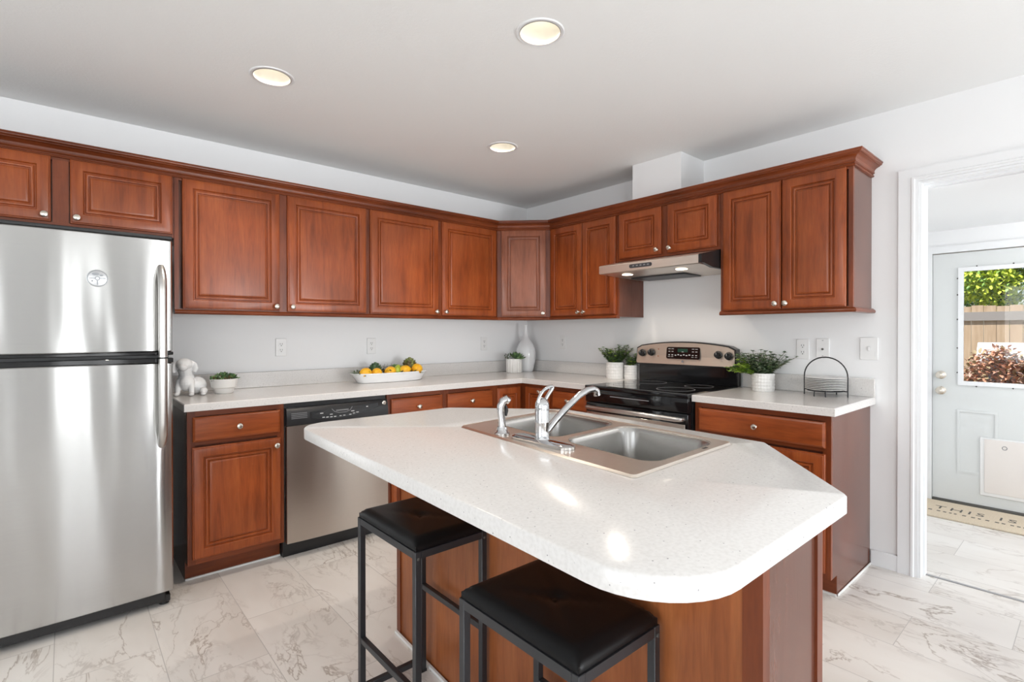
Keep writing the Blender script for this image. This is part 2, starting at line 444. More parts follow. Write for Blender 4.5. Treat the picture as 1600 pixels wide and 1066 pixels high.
# profile (proud of wall, distance from outer edge) swept up the left side, over the top, and down
outY0, outY1, outZ = DY0+.083, DY1-.083, DZ+.066
path = [(outY0, 0.0), (outY0, outZ), (outY1, outZ), (outY1, 0.0)]   # (y,z)
rings = []
for i, (y, z) in enumerate(path):
    sy = -1 if i < 2 else 1
    sz = 0 if i in (0, 3) else -1
    rings.append([(-p, y+sy*q, z+(sz*q*(.066/.083) if sz else 0)) for p, q in CP])
mb.rings(rings)
mb.box(-.002, .122, DY0-.012, DY0-.0003, 0, DZ-.0003); mb.box(-.002, .122, DY1+.0003, DY1+.012, 0, DZ-.0003); mb.box(-.002, .122, DY1+.0125, DY0-.0125, DZ-.012, DZ-.0003)
mb.box(.05, .085, DY0-.022, DY0-.0118, 0, DZ-.0125); mb.box(.05, .085, DY1+.0125, DY0-.0225, DZ-.022, DZ-.0118)
o = mb.build('trim_1', M['trim_white'], weld=False); o['kind'] = 'structure'
mb = MB(); mb.box(-.012, 0, -2.893, -2.772, 0, .085, .002); struct('baseboard_right', mb, M['trim_white'])
mb = MB(); mb.box(.062, .078, DY1, DY0, .0002, .004, .001); struct('trim_2', mb, plain('grey_transition_strip', (.34, .34, .345), .4))

# mudroom beyond
MX = 1.62
mb = MB(); mb.box(.12, MX+.15, -5.2, -2.42, 2.02, 2.2); struct('ceiling_mudroom', mb, M['wall'])
struct('wall_mudroom_side', nbox(.12, MX+.15, -2.60, -2.42, 0, 2.05), M['wall'])
mb = MB(); mb.box(MX, MX+.13, -2.745, -2.60, 0, 2.05); mb.box(MX, MX+.13, -5.2, -3.665, 0, 2.05); mb.box(MX, MX+.13, -3.665, -2.745, 1.855, 2.05)
struct('wall_mudroom_far', mb, M['wall'])
mb = MB(); mb.box(.12, .32, -5.2, -5.0, 0, 2.05); mb.box(1.42, MX+.13, -5.2, -5.0, 0, 2.05); mb.box(.32, 1.42, -5.2, -5.0, 0, .65); mb.box(.32, 1.42, -5.2, -5.0, 1.95, 2.05)
struct('wall_mudroom_near', mb, M['wall'])
window_y('added_window_3', .32, 1.42, .65, 1.95, -5.0, [.87])  # added window around the mudroom fill light
# exterior door
DA, DB = -2.752, -3.658
GY0, GY1, GZ0, GZ1 = -2.925, -3.485, .905, 1.712
mb = MB()
dx0, dx1 = MX+.012, MX+.055
mb.box(dx0, dx1, GY0, DA, .025, 1.848); mb.box(dx0, dx1, DB, GY1, .025, 1.848)
mb.box(dx0, dx1, GY1, GY0, .025, GZ0); mb.box(dx0, dx1, GY1, GY0, GZ1, 1.848)
M['door_paint'] = plain('white_door_paint', (.68, .70, .695), .35)
door = struct('door_1', mb, M['door_paint'])
# raised moulding rectangles below the glass
def ring_plate(mb, y0, y1, z0, z1, x, w, t):
    mb.box(x-t, x, y0, y1, z0, z0+w); mb.box(x-t, x, y0, y1, z1-w, z1); mb.box(x-t, x, y0, y0+w, z0+w, z1-w); mb.box(x-t, x, y1-w, y1, z0+w, z1-w)
for ya, yb in ((-3.115, -2.895), (-3.49, -3.27)):
    mb = MB(); ring_plate(mb, ya, yb, .24, .70, dx0, .016, .005); mb.build('panel_moulding', M['door_paint'], door)
mb = MB(); ring_plate(mb, GY1-.025, GY0+.025, GZ0-.025, GZ1+.025, dx0, .03, .014)
gf = mb.build('glass_frame', M['trim_white'], door)
nbox(dx0+.02, dx0+.024, GY1, GY0, GZ0, GZ1).build('pane', M['glass'], door)
mb = MB()
for yy in (-3.0, -3.19, -3.38): mb.ellipsoid((dx0-.001, yy, GZ1+.03), .003, .005, .005, 8); mb.ellipsoid((dx0-.001, yy, GZ0-.03), .003, .005, .005, 8)
for zz in (.97, 1.15, 1.36, 1.54, 1.66): mb.ellipsoid((dx0-.001, GY0+.03, zz), .003, .005, .005, 8)
mb.build('screw', M['socket_dark'], door)
for zz in (.948, .832):
    mb = MB(); mb.lathe([(.030, 0), (.030, .006), (.024, .010), (.013, .014), (.012, .03), (.024, .04), (.026, .052), (.018, .060), (.001, .062)], (dx0, -2.803, zz), (-1, 0, 0), 20)
    mb.build('knob' if zz < .9 else 'deadbolt', M['nickel'], door)
mb = MB(); mb.box(dx0-.008, dx0, -3.34, -3.020, .10, .515, .004)
pf = mb.build('pet_door', M['plastic_white'], door)
m_flap = plain('pale_vinyl_flap', (.78, .735, .70), .35)
mb = MB(); mb.box(dx0-.011, dx0-.008, -3.335, -3.045, .125, .505, .002); mb.build('flap', m_flap, pf)
mb = MB(); mb.torus((dx0-.0115, -3.15, .455), .012, .002, (-1, 0, 0)); mb.build('emblem', M['mark_dim'], pf)
mb = MB(); mb.box(MX-.004, MX+.13, DB, DA, 0, .022, .003); struct('trim_3', mb, plain('dark_threshold', (.10, .095, .085), .5))
mb = MB(); mb.box(MX-.012, MX, DA, DA+.055, 0, 1.905); mb.box(MX-.012, MX, DB-.055, DB, 0, 1.905); mb.box(MX-.012, MX, DB, DA, 1.853, 1.905)
struct('trim_4', mb, M['trim_white'])
# unseen light fixture added to brighten the mudroom (out of the frame)
fx = thing('added_ceiling_light', 'added round white ceiling light brightening the room beyond the doorway', 'ceiling light', (.87, -4.1, 2.02))
mb = MB(); mb.lathe([(.14, 0), (.15, -.02), (.145, -.05), (.10, -.075), (.001, -.08)], (.87, -4.1, 2.02)); mb.build('shade', plain('added_light_glow', (.9, .9, .88), .4, emit=(1, .97, .92), es=2.0), fx)
light('mudroom_fill_lamp', 'POINT', (.87, -4.1, 1.85), (0, 0, 0), 6, (1, .97, .93), radius=.1)  # fill light of the added fixture

# ------------------------------------------------------------------ recessed ceiling lights
can = plain('cream_reflector', (.80, .77, .69), .35)
ring_m = plain('brushed_ring', (.30, .28, .25), .4)
bulb_m = plain('lit_bulb', (1, .95, .86), .3, emit=(1, .95, .87), es=2.4)
LLAB = ['lit round recessed ceiling light above the left run of cabinets', 'lit round recessed ceiling light nearest the camera above the island',
        'lit round recessed ceiling light farthest back towards the corner']
for (x, y), lab in zip(LIGHTS, LLAB):
    t = thing('recessed_light', lab, 'ceiling light', (x, y, H), 'recessed ceiling lights')
    mb = MB(); mb.lathe([(.081, .0), (.081, -.003), (.092, -.004), (.096, -.001), (.096, 0)], (x, y, H), seg=40, cap0=False, cap1=False)
    mb.build('trim_ring', M['trim_white'], t)
    mb = MB(); mb.lathe([(.0815, -.004), (.0790, -.0045), (.0785, .002), (.0815, .002)], (x, y, H), seg=40, cap0=False, cap1=False)
    mb.build('inner_ring', ring_m, t)
    mb = MB(); mb.lathe([(.079, 0), (.077, .05), (.070, .10), (.05, .13), (.001, .135)], (x, y, H), seg=40, cap0=False); mb.build('reflector', can, t)
    mb = MB(); mb.lathe([(.018, .132), (.032, .108), (.041, .090), (.040, .078), (.026, .068), (.001, .064)], (x, y, H), seg=28); mb.build('bulb', bulb_m, t)
    s = light('recessed_lamp', 'SPOT', (x, y, H+.035), (0, 0, 0), 31, (1, .89, .77), radius=.02)
    s.data.spot_size = math.radians(130); s.data.spot_blend = .7

# ------------------------------------------------------------------ cabinets
DOOR_P = [(0, 0), (0, .0120), (.0025, .0150), (.0055, .0155), (.0070, .0195), (.0110, .0210), (.047, .0210), (.0495, .0195), (.0515, .0130), (.0530, .0105), (.0565, .0105),
          (.0600, .0165), (.0650, .0175), (.0690, .0165), (.0715, .0090), (.0745, .0085), (.0775, .0140), (.0840, .0165), (.0890, .0170)]
DRAW_P = [(0, 0), (0, .0125), (.0025, .0150), (.0060, .0165), (.0100, .0195), (.0130, .020)]
def panel(name, O, U, N, w, h, parent, mat, prof=DOOR_P, label=None):
    O, U, N = V(O), V(U), V(N); Z = V((0, 0, 1)); mb = MB(); rings = []
    for i, d in prof:
        rings.append([O+U*a+Z*c+N*d for a, c in ((i, i), (w-i, i), (w-i, h-i), (i, h-i))])
    mb.rings(rings)
    return mb.build(name, mat, parent, smooth=22)
def knob(parent, P, N):
    mb = MB(); mb.lathe([(.0075, 0), (.0075, .002), (.0048, .005), (.0048, .013), (.0095, .017), (.0145, .0205), (.0155, .024), (.0135, .0275), (.008, .0295), (.001, .030)], P, N, 16)
    return mb.build('knob', M['nickel'], parent)
X, Y = V((1, 0, 0)), V((0, 1, 0))
NF, NR = V((0, -1, 0)), V((-1, 0, 0))          # outward normals: back-wall run, right-wall run
UD = .313; UB, UT, DT = 1.3945, 2.104, 2.106
def P2(run, s, d, z):
    """run 'b': s is x, depth d out from back wall; run 'r': s is y, depth out from right wall"""
    return V((s, -d, z)) if run == 'b' else V((-d, s, z))
def rbox(mb, run, s0, s1, d0, d1, z0, z1, bev=0.0):
    a = P2(run, s0, d0, z0); c = P2(run, s1, d1, z1); mb.box(a.x, c.x, a.y, c.y, z0, z1, bev)
def front(run):   # U direction seen from the front (left to right), N
    return (X, NF) if run == 'b' else (-Y, NR)
def door_at(parent, run, s0, s1, z0, z1, face, kn=None, kz=None, mat=None, prof=DOOR_P, name='door'):
    """s0 is the viewer's left"""
    U, N = front(run); d = panel(name, P2(run, s0, face, z0), U, N, abs(s1-s0), z1-z0, parent, mat or M['wood'], prof)
    if kn is not None: knob(d, P2(run, kn, face+.0195, kz), N)
    return d
def face_frame(parent, run, s0, s1, z0, z1, d, stiles, rails, mid=()):
    """stiles: widths at the two ends; rails: heights bottom, top; mid: list of (s,width) upright"""
    sg = 1 if run == 'b' else -1; t = .019
    for a, c in ((s0, s0+sg*stiles[0]), (s1-sg*stiles[1], s1)):
        mb = MB(); rbox(mb, run, a, c, d-t, d, z0, z1); mb.build('stile', M['wood_frame'], parent)
    for sm, w in mid:
        mb = MB(); rbox(mb, run, sm-w/2, sm+w/2, d-t, d+.0004, z0+rails[0], z1-rails[1]); mb.build('stile', M['wood_frame'], parent)
    for a, c in ((z0, z0+rails[0]), (z1-rails[1], z1)):
        mb = MB(); rbox(mb, run, s0+sg*stiles[0], s1-sg*stiles[1], d-t, d, a, c); mb.build('rail', M['wood_rail'], parent)
def upper(name, label, run, s0, s1, z0, doors, mids, side=None, knob_z=None):
    sg = 1 if run == 'b' else -1; c = (s0+s1)/2
    t = thing(name, label, 'cabinet', P2(run, c, 0, z0), 'cherry wood wall cabinets')
    mb = MB(); rbox(mb, run, s0+sg*.0005, s1-sg*.0005, .001, UD-.019, z0, 2.13); mb.build('body', side or M['wood_side'], t)
    face_frame(t, run, s0+sg*.0005, s1-sg*.0005, z0, 2.13, UD, (.02, .02), (.02, .035), mids)
    for a, c2, k in doors:
        dz0 = z0+.0 if z0 < 1.5 else z0+.022
        dz0 = UB+.003 if z0 < 1.5 else z0+.018
        kz = dz0+.028
        kx = None if k is None else (c2-sg*.024 if k == 'r' else a+sg*.024)
        door_at(t, run, a, c2, dz0, DT, UD, kx, kz)
    return t
UBOX = 1.38
upper('wall_cabinet', 'short two-door cherry wall cabinet above the refrigerator', 'b', -3.79, -2.873, 1.778,
      [(-3.775, -3.366, 'r'), (-3.297, -2.881, 'l')], [(-3.331, .06)])
upper('wall_cabinet', 'two-door cherry wall cabinet beside the refrigerator, above the dog figurine', 'b', -2.872, -1.762, UBOX,
      [(-2.835, -2.334, 'r'), (-2.289, -1.778, 'l')], [(-2.311, .05)])
upper('wall_cabinet', 'two-door cherry wall cabinet on the back wall next to the angled corner cabinet', 'b', -1.7615, -.6225, UBOX,
      [(-1.746, -1.202, 'r'), (-1.167, -.644, 'l')], [(-1.184, .04)])
upper('wall_cabinet', 'narrow two-door cherry wall cabinet between the angled corner cabinet and range hood', 'r', -.6225, -1.308, UBOX,
      [(-.640, -.974, 'r'), (-.980, -1.293, 'l')], [])
upper('wall_cabinet', 'short two-door cherry wall cabinet right above the range hood', 'r', -1.309, -2.0755, 1.772,
      [(-1.325, -1.669, 'r'), (-1.717, -2.056, 'l')], [(-1.693, .055)])
upper('wall_cabinet', 'two-door cherry wall cabinet at the right end, beside the doorway', 'r', -2.0765, -2.771, UBOX,
      [(-2.096, -2.428, 'r'), (-2.434, -2.742, 'l')], [])
# diagonal corner cabinet
c0, c1 = V((-.6215, -UD, 0)), V((-UD, -.6215, 0))
t = thing('corner_wall_cabinet', 'angled single-door cherry wall cabinet in the corner above the vase', 'cabinet', (-.2, -.2, UBOX), 'cherry wood wall cabinets')
mb = MB(); mb.prism([(-.002, -.002), (-.6215, -.002), (-.6215, -UD), (-UD, -.6215), (-.002, -.6215)], UBOX, 2.13); mb.build('body', M['wood_frame'], t)
Ud = (c1-c0).normalized(); Nd = V((-1, -1, 0)).normalized(); Ld = (c1-c0).length
d = panel('door', c0+Ud*.035+V((0, 0, UB+.003))+Nd*.0005, Ud, Nd, Ld-.07, DT-UB-.003, t, M['wood_corner_sheen'])
knob(d, c0+Ud*(Ld-.06)+V((0, 0, UB+.03))+Nd*.02, Nd)
# crown moulding, light rails
CR = [(-.012, 2.106), (.004, 2.106), (.009, 2.108), (.011, 2.112), (.009, 2.116), (.005, 2.118), (.005, 2.122), (.010, 2.124), (.013, 2.127), (.013, 2.131), (.010, 2.133), (.013, 2.143), (.020, 2.151),
      (.029, 2.156), (.036, 2.158), (.036, 2.162), (.042, 2.163), (.046, 2.167), (.047, 2.172), (.050, 2.174), (.050, 2.180), (.0, 2.180), (-.012, 2.14)]
mb = MB(); sweep(mb, [(-4.2, -UD), (-.6215, -UD), (-UD, -.6215), (-UD, -2.771), (-.0005, -2.771)], [(o+.0008, z) for o, z in CR])
tag(mb.build('crown_moulding', M['wood_rail'], smooth=24), 'dark cherry crown moulding running along the tops of all wall cabinets', 'moulding')
LR = [(-.02, 1.369), (.013, 1.369), (.018, 1.372), (.020, 1.378), (.018, 1.385), (.012, 1.390), (.008, 1.3935), (.0006, 1.3935), (.0006, 1.379), (-.02, 1.379)]
mb = MB(); sweep(mb, [(-2.872, -UD), (-.6215, -UD), (-UD, -.6215), (-UD, -1.308)], LR)
tag(mb.build('light_rail', M['wood_rail'], smooth=30), 'long cherry light rail under the wall cabinets from refrigerator to hood', 'moulding')
mb = MB(); sweep(mb, [(-UD, -2.0765), (-UD, -2.771), (-.002, -2.771)], LR)
tag(mb.build('light_rail', M['wood_rail'], smooth=30), 'short cherry light rail with a return under the rightmost wall cabinet', 'moulding')

# base cabinets
BD, BH = .612, .8755; TOE = .53
def base(label, run, s0, s1, spec, ends=(False, False)):
    sg = 1 if run == 'b' else -1
    t = thing('base_cabinet', label, 'cabinet', P2(run, (s0+s1)/2, .3, 0), 'cherry wood base cabinets')
    mb = MB(); rbox(mb, run, s0, s1, .004, BD-.019, .10, BH); rbox(mb, run, s0, s1, .004, TOE, .0, .10)
    mb.build('body', M['wood_side'], t)
    face_frame(t, run, s0, s1, .10, BH, BD, (.035, .035), (.03, .03), spec.get('mid', ()))
    mb = MB(); rbox(mb, run, s0+sg*.035, s1-sg*.035, BD-.019, BD, .70, .722); mb.build('rail', M['wood_rail'], t)
    mb = MB(); rbox(mb, run, s0+sg*.001, s1-sg*.001, TOE, TOE+.004, .001, .098); mb.build('toe_kick', M['wood_rail'], t)
    mb = MB(); rbox(mb, run, s0, s1, TOE+.004, TOE+.012, .0005, .010); mb.build('shoe_strip', M['grout_white'], t)
    for a, c in spec['drawers']:
        door_at(t, run, a, c, .719, .842, BD, (a+c)/2, .780, M['wood_h'], DRAW_P, 'drawer')
    for a, c, k in spec['doors']:
        door_at(t, run, a, c, .128, .690, BD, (c-sg*.027 if k == 'r' else a+sg*.027), .652, M['wood'])
    return t
LCAB = base('cherry base cabinet between the refrigerator and dishwasher', 'b', -2.862, -2.402, {'drawers': [(-2.84, -2.424)], 'doors': [(-2.843, -2.421, 'r')]})
base('cherry base cabinet directly right of the dishwasher', 'b', -1.775, -1.341, {'drawers': [(-1.749, -1.362)], 'doors': [(-1.749, -1.362, 'l')]})
base('cherry base cabinet with a drawer, beside the corner cabinet under the back counter', 'b', -1.340, -.900, {'drawers': [(-1.320, -.923)], 'doors': [(-1.320, -.923, 'r')]})
base('cherry base cabinet with a drawer directly left of the range', 'r', -.935, -1.306, {'drawers': [(-.955, -1.280)], 'doors': [(-.955, -1.280, 'l')]})
RCAB = base('wide cherry base cabinet under the right counter with plates, next to the doorway', 'r', -2.079, -2.767,
     {'drawers': [(-2.105, -2.745)], 'doors': [(-2.105, -2.421, 'r'), (-2.429, -2.745, 'l')], 'mid': [(-2.425, .04)]})
mb = MB(); mb.box(-TOE, -.004, -2.775, -2.7675, 0, .012, .003); mb.build('shoe_strip', M['grout_white'], RCAB)
t = thing('corner_base_cabinet', 'cherry corner base cabinet with two doors meeting at a right angle', 'cabinet', (-.4, -.4, 0), 'cherry wood base cabinets')
mb = MB(); mb.prism([(-.004, -.004), (-.899, -.004), (-.899, -BD), (-BD, -BD), (-BD, -.934), (-.004, -.934)], .10, BH)
mb.prism([(-.004, -.004), (-.899, -.004), (-.899, -TOE), (-TOE, -TOE), (-TOE, -.934), (-.004, -.934)], 0, .10); mb.build('body', M['wood_frame'], t)
door_at(t, 'b', -.876, -.645, .128, .850, BD)
dd = door_at(t, 'r', -.660, -.922, .128, .850, BD, -.832, .822)

# ------------------------------------------------------------------ worktops
CT, CB = .914, .876
CF = .6465
mb = MB()
poly = [(-2.879, -.003), (-2.879, -CF), (-CF, -CF), (-CF, -1.3085), (-.003, -1.3085), (-.003, -.003)]
mb.prism(poly, CB, CT, .004)
wt = tag(mb.build('worktop', M['worktop']), 'white speckled L-shaped worktop along the back wall and into the corner', 'worktop')
mb = MB(); mb.box(-2.879, -.003, -.022, -.003, CT, 1.014, .003); mb.box(-.022, -.003, -1.3085, -.022, CT, 1.014, .003); mb.build('backsplash', M['worktop'], wt)
mb = MB(); mb.prism([(-.003, -2.076), (-CF, -2.076), (-CF, -2.792), (-.003, -2.792)], CB, CT, .004)
wt = tag(mb.build('worktop', M['worktop']), 'short white speckled worktop right of the range holding the plate rack', 'worktop')
mb = MB(); mb.box(-.022, -.003, -2.792, -2.076, CT, 1.014, .003); mb.build('backsplash', M['worktop'], wt)

# ------------------------------------------------------------------ island
SQ = [V((-2.212, -2.035)), V((-2.291, -2.868)), V((-1.735, -2.842)), V((-1.662, -1.985))]   # sink rim: near-left, near-right, far-right, far-left
def sk(u, v):   # u 0..1 along y (left to right), v 0..1 away from the stools
    p = (SQ[0]*(1-u)+SQ[1]*u)*(1-v) + (SQ[3]*(1-u)+SQ[2]*u)*v
    return (p.x, p.y)
def skr(u0, u1, v0, v1, r=.05, seg=6):
    q = fillet([(u0*.83, v0*.56), (u1*.83, v0*.56), (u1*.83, v1*.56), (u0*.83, v1*.56)], [r]*4, seg)
    return [sk(a/.83, b/.56) for a, b in q]
isl = [(-2.655, -1.585), (-1.955, -1.585), (-1.585, -1.985), (-1.632, -2.895), (-2.045, -3.243), (-2.715, -3.245)]
isl = fillet(isl, [.12, .02, .02, .02, .035, .16], 10)
mb = MB(); slab_with_holes(mb, isl, [skr(.015, .985, .02, .98, .02, 3)], CB, CT, .004)
tag(mb.build('island_worktop', M['worktop'], smooth=50), 'white speckled island worktop with rounded corners around the double sink', 'worktop')
t = thing('island_cabinet', 'cherry wood island cabinet under the white island worktop, behind the black stools', 'cabinet', (-2.0, -2.4, 0))
A0, A1, A2, A3, A4, A5 = V((-2.258, -1.648)), V((-2.334, -3.190)), V((-2.052, -3.190)), V((-1.70, -2.88)), V((-1.66, -2.01)), V((-1.975, -1.648))
ip = [A0, A5, A4, A3, A2, A1]
mb = MB()
core = inset([tuple(q) for q in ip], .02)
mb.rings([[(x, y, .0) for x, y in core], [(x, y, .69) for x, y in core]])
mb.build('body', M['wood_frame'], t)
def wallpanel(name, a, c, z0, z1, mat, th=.02):
    d = (c-a).normalized(); nn = V((d.y, -d.x))
    ctr = sum(ip, V((0, 0)))/6
    if nn.dot(ctr-a) > 0: nn = -nn
    mb = MB(); b0, b1 = a-nn*th, c-nn*th
    mb.rings([[(p.x, p.y, z) for p in (a, c, b1, b0)] for z in (z0, z1)]); return mb.build(name, mat, t)
d01 = (A1-A0).normalized()
wallpanel('back_panel', A0+d01*.03, A1-d01*.04, .0, CB-.0005, M['wood_panel'])
mb = MB()
def post(mb, c, dirs, w, z1=CB-.0005):
    pts = c
    mb.rings([[(p.x, p.y, z) for p in pts] for z in (0, z1)])
nn = V((-d01.y, d01.x)); nn = nn if nn.x < 0 else -nn
post(mb, [A0+nn*.006, A0+d01*.03+nn*.006, A0+d01*.03-nn*.02, A0-nn*.02], 0, 0)
mb.build('corner_stile', M['wood_frame'], t); mb = MB()
post(mb, [A1+nn*.006, A1-d01*.04+nn*.006, A1-d01*.04-nn*.02, A1-nn*.02], 0, 0)
mb.build('corner_stile', M['wood_frame'], t)
d12 = (A2-A1).normalized()
wallpanel('end_panel', A1+d12*.0, A2-d12*.03, .0, CB-.0005, M['wood_side'])
wallpanel('edge_stile', A2-d12*.03+V((0, -.006)), A2+V((0, -.006)), .0, CB-.0005, M['wood_frame'])
wallpanel('front_panel', A3, A2, .0, CB-.0005, M['wood_frame']); wallpanel('front_panel', A4, A3, .0, CB-.0005, M['wood_frame']); wallpanel('front_panel', A5, A4, .0, CB-.0005, M['wood_frame'])
wallpanel('end_panel', A0, A5, .0, CB-.0005, M['wood_side'])
mb = MB(); q = [A0+nn*.007, A1+nn*.007, A1+nn*.016, A0+nn*.016]
mb.rings([[(p.x, p.y, z) for p in q] for z in (.0005, .011)]); mb.build('shoe_strip', M['grout_white'], t)

# sink
t = thing('kitchen_sink', 'double-bowl stainless steel sink set into the white island worktop', 'sink', (-1.98, -2.43, CT))
hl, hr = skr(.045, .475, .25, .93, .06), skr(.525, .955, .25, .93, .06)
mb = MB()
outer = skr(0, 1, 0, 1, .015, 3)
oi = skr(.012, .988, .017, .983, .014, 3)
zt = CT+.0055
slab_with_holes(mb, oi, [hl, hr], zt-.004, zt)
mb.rings([[(x, y, CT+.0006) for x, y in outer], [(x, y, zt+.0015) for x, y in skr(.006, .994, .009, .991, .015, 3)], [(x, y, zt) for x, y in oi]], False, False)
rim = mb.build('rim', M['steel_sink'], t)
def bowl(u0, u1):
    mb = MB(); R = []
    for iu, z, r in ((-.004, .001, .064), (.0, -.004, .06), (.006, -.02, .06), (.014, -.13, .055), (.022, -.158, .05), (.045, -.172, .04), (.12, -.176, .03)):
        R.append([(x, y, zt+z) for x, y in skr(u0+iu, u1-iu, .25+iu*1.4, .93-iu*1.4, r)])
    mb.rings(R, False, True); o = mb.build('bowl', M['steel_bowl'], t)
    cx, cy = sk((u0+u1)/2, .6)
    mb = MB(); mb.lathe([(.044, .0005), (.042, .003), (.034, .003), (.030, -.001), (.001, -.001)], (cx, cy, zt-.176), seg=24); mb.build('drain', M['chrome'], o)
bowl(.045, .475); bowl(.525, .955)
cx, cy = sk(.97, .74)
mb = MB(); mb.box(cx-.012, cx+.012, cy-.004, cy+.004, zt, zt+.001); mb.build('maker_plate', M['socket_dark'], t)

# faucet
fb = V((-2.19, -2.45, zt))
t = thing('kitchen_faucet', 'chrome single-lever kitchen faucet with long spout on the sink deck', 'faucet', fb)
mb = MB()
bp = fillet([(-2.222, -2.322), (-2.226, -2.582), (-2.166, -2.582), (-2.162, -2.322)], [.028]*4, 6)
mb.rings([[(x, y, zt+.0004) for x, y in bp], [(x, y, zt+.008) for x, y in bp], [(x, y, zt+.013) for x, y in inset(bp, .010)]])
mb.build('base_plate', M['chrome'], t)
mb = MB(); mb.lathe([(.024, .010), (.0235, .014), (.0222, .016), (.0222, .062), (.0230, .064), (.0230, .068), (.0222, .070), (.0222, .100), (.0215, .104)], fb, seg=28); mb.build('body', M['chrome'], t)
mb = MB()
mb.tube([(-2.172, -2.452, zt+.034), (-2.135, -2.455, zt+.066), (-2.085, -2.46, zt+.104), (-2.035, -2.463, zt+.136), (-1.995, -2.466, zt+.152), (-1.968, -2.468, zt+.155), (-1.952, -2.469, zt+.147), (-1.947, -2.469, zt+.132)],
        [.0115, .0115, .0112, .011, .011, .0112, .012, .0122], 14)
sp = mb.build('spout', M['chrome'], t)
# lever: dome and open loop handle
mb = MB(); mb.lathe([(.0222, .1045), (.0226, .112), (.0215, .124), (.016, .136), (.006, .142), (.001, .1425)], fb, seg=24)
lv = mb.build('lever', M['chrome'], t)
mb = MB()
La = V((.66, -.06, .75)).normalized(); Lb = V((-.75, 0, .66)).normalized(); L0 = V((-2.203, -2.45, zt+.112))
loop = []
for i in range(33):
    q = 2*PI*i/32
    al = .041*(1-math.cos(q)); w = .0175*math.sin(q)*(1.0-.45*(al/.082))
    loop.append(L0+La*al+Lb*(w+.010*math.sin(al/.082*PI)))
mb.tube(loop, .0058, 10, caps=False)
mb.build('loop_grip', M['chrome'], lv)
# side sprayer
fb2 = V((-2.197, -2.262, zt))
t = thing('sink_sprayer', 'chrome side sprayer standing left of the faucet on the sink deck', 'sprayer', fb2)
mb = MB(); mb.lathe([(.026, .0004), (.026, .005), (.020, .010), (.017, .022), (.0155, .026), (.001, .026)], fb2, seg=22); mb.build('holder', M['chrome'], t)
mb = MB(); mb.tube([fb2+V(q) for q in ((0, 0, .026), (-.001, 0, .05), (-.004, .001, .075), (-.004, .0, .095), (.003, -.003, .112), (.013, -.008, .118), (.022, -.012, .112))], [.013, .0125, .0135, .0145, .0155, .0155, .012], 14)
mb.build('spray_head', M['chrome'], t)
mb = MB(); mb.tube([fb2+V(q) for q in ((.012, -.006, .062), (.015, -.007, .08), (.013, -.006, .096))], [.004, .006, .004], 8); mb.build('trigger', M['black'], t)

# ------------------------------------------------------------------ refrigerator
FX0, FX1, FY = -3.785, -2.940, -.765
t = thing('refrigerator', 'stainless steel top-freezer refrigerator at the left end of the cabinets', 'refrigerator', ((FX0+FX1)/2, -.4, 0))
mb = MB(); mb.box(FX0+.006, FX1-.006, -.685, -.04, .045, 1.690, .006); mb.build('body', M['body_grey'], t)
def fdoor(name, z0, z1):
    n = 24; xs = [FX0+(FX1-FX0)*i/n for i in range(n+1)]
    prof = []
    for i, x in enumerate(xs):
        u = 2*i/n-1; prof.append((x, FY-.012*(1-u*u)+.0))
    prof = [(FX0, -.70)] + [(FX0, FY+.012)] + [(FX0+.006, FY+.003)] + prof[1:-1] + [(FX1-.006, FY+.003), (FX1, FY+.012), (FX1, -.70)]
    mb = MB(); ins = inset(prof, .004)
    mb.rings([[(x, y, z0) for x, y in ins], [(x, y, z0+.004) for x, y in prof], [(x, y, z1-.004) for x, y in prof], [(x, y, z1) for x, y in ins]])
    return mb.build(name, M['steel_fridge'], t, smooth=30)
fz = fdoor('freezer_door', 1.180, 1.694); fr = fdoor('refrigerator_door', .068, 1.128)
mb = MB(); mb.box(FX0, FX1+.001, FY-.008, -.70, 1.164, 1.1795, .003); mb.build('trim_strip', M['black_gloss'], fz)
mb = MB(); mb.box(FX0, FX1+.001, FY-.008, -.70, 1.1285, 1.151, .003); mb.build('trim_strip', M['black_gloss'], fr)
mb = MB(); mb.box(FX0, FX1, FY-.006, -.70, 1.6945, 1.712, .004); mb.build('top_trim', M['black'], t)
mb = MB(); mb.box(FX0+.01, FX1-.01, -.70, -.69, .07, 1.69); mb.build('gasket', M['black'], t)
mb = MB(); mb.box(FX0+.005, FX1-.03, -.755, -.69, .022, .066, .004); mb.build('grille', M['black'], t)
mb = MB(); mb.box(FX1-.055, FX1-.012, -.752, -.70, .018, .050, .003); mb.lathe([(.02, 0), (.02, .022)], (FX1-.032, -.715, 0), seg=14); mb.build('foot', M['black'], t)
mb = MB(); mb.lathe([(.02, 0), (.02, .046)], (FX0+.05, -.70, 0), seg=14); mb.lathe([(.02, 0), (.02, .046)], (FX0+.05, -.12, 0), seg=14); mb.lathe([(.02, 0), (.02, .046)], (FX1-.05, -.12, 0), seg=14); mb.build('foot', M['black'], t)
hx = -2.985
def handle(par, za, zb, flip):
    yb, yo = FY-.002, FY-.058
    pts = [(hx, yb, za), (hx, yb-.018, za+(.02 if not flip else -.02)), (hx, yo+.008, za+(.06 if not flip else -.06)), (hx, yo, za+(.11 if not flip else -.11)), (hx, yo, zb)]
    mb = MB(); mb.tube(pts, [.013, .0165, .0175, .0175, .0175], 14)
    mb.box(hx-.009, hx+.009, yo, yb-.0, zb-.012 if not flip else zb, zb if not flip else zb+.012)
    mb.build('handle', M['steel_h'], par)
handle(fr, .747, 1.150, False); handle(fz, 1.570, 1.156, True)
bx, bz = -3.212, 1.50; by = FY-.012*(1-((2*(bx-FX0)/(FX1-FX0)-1)**2))
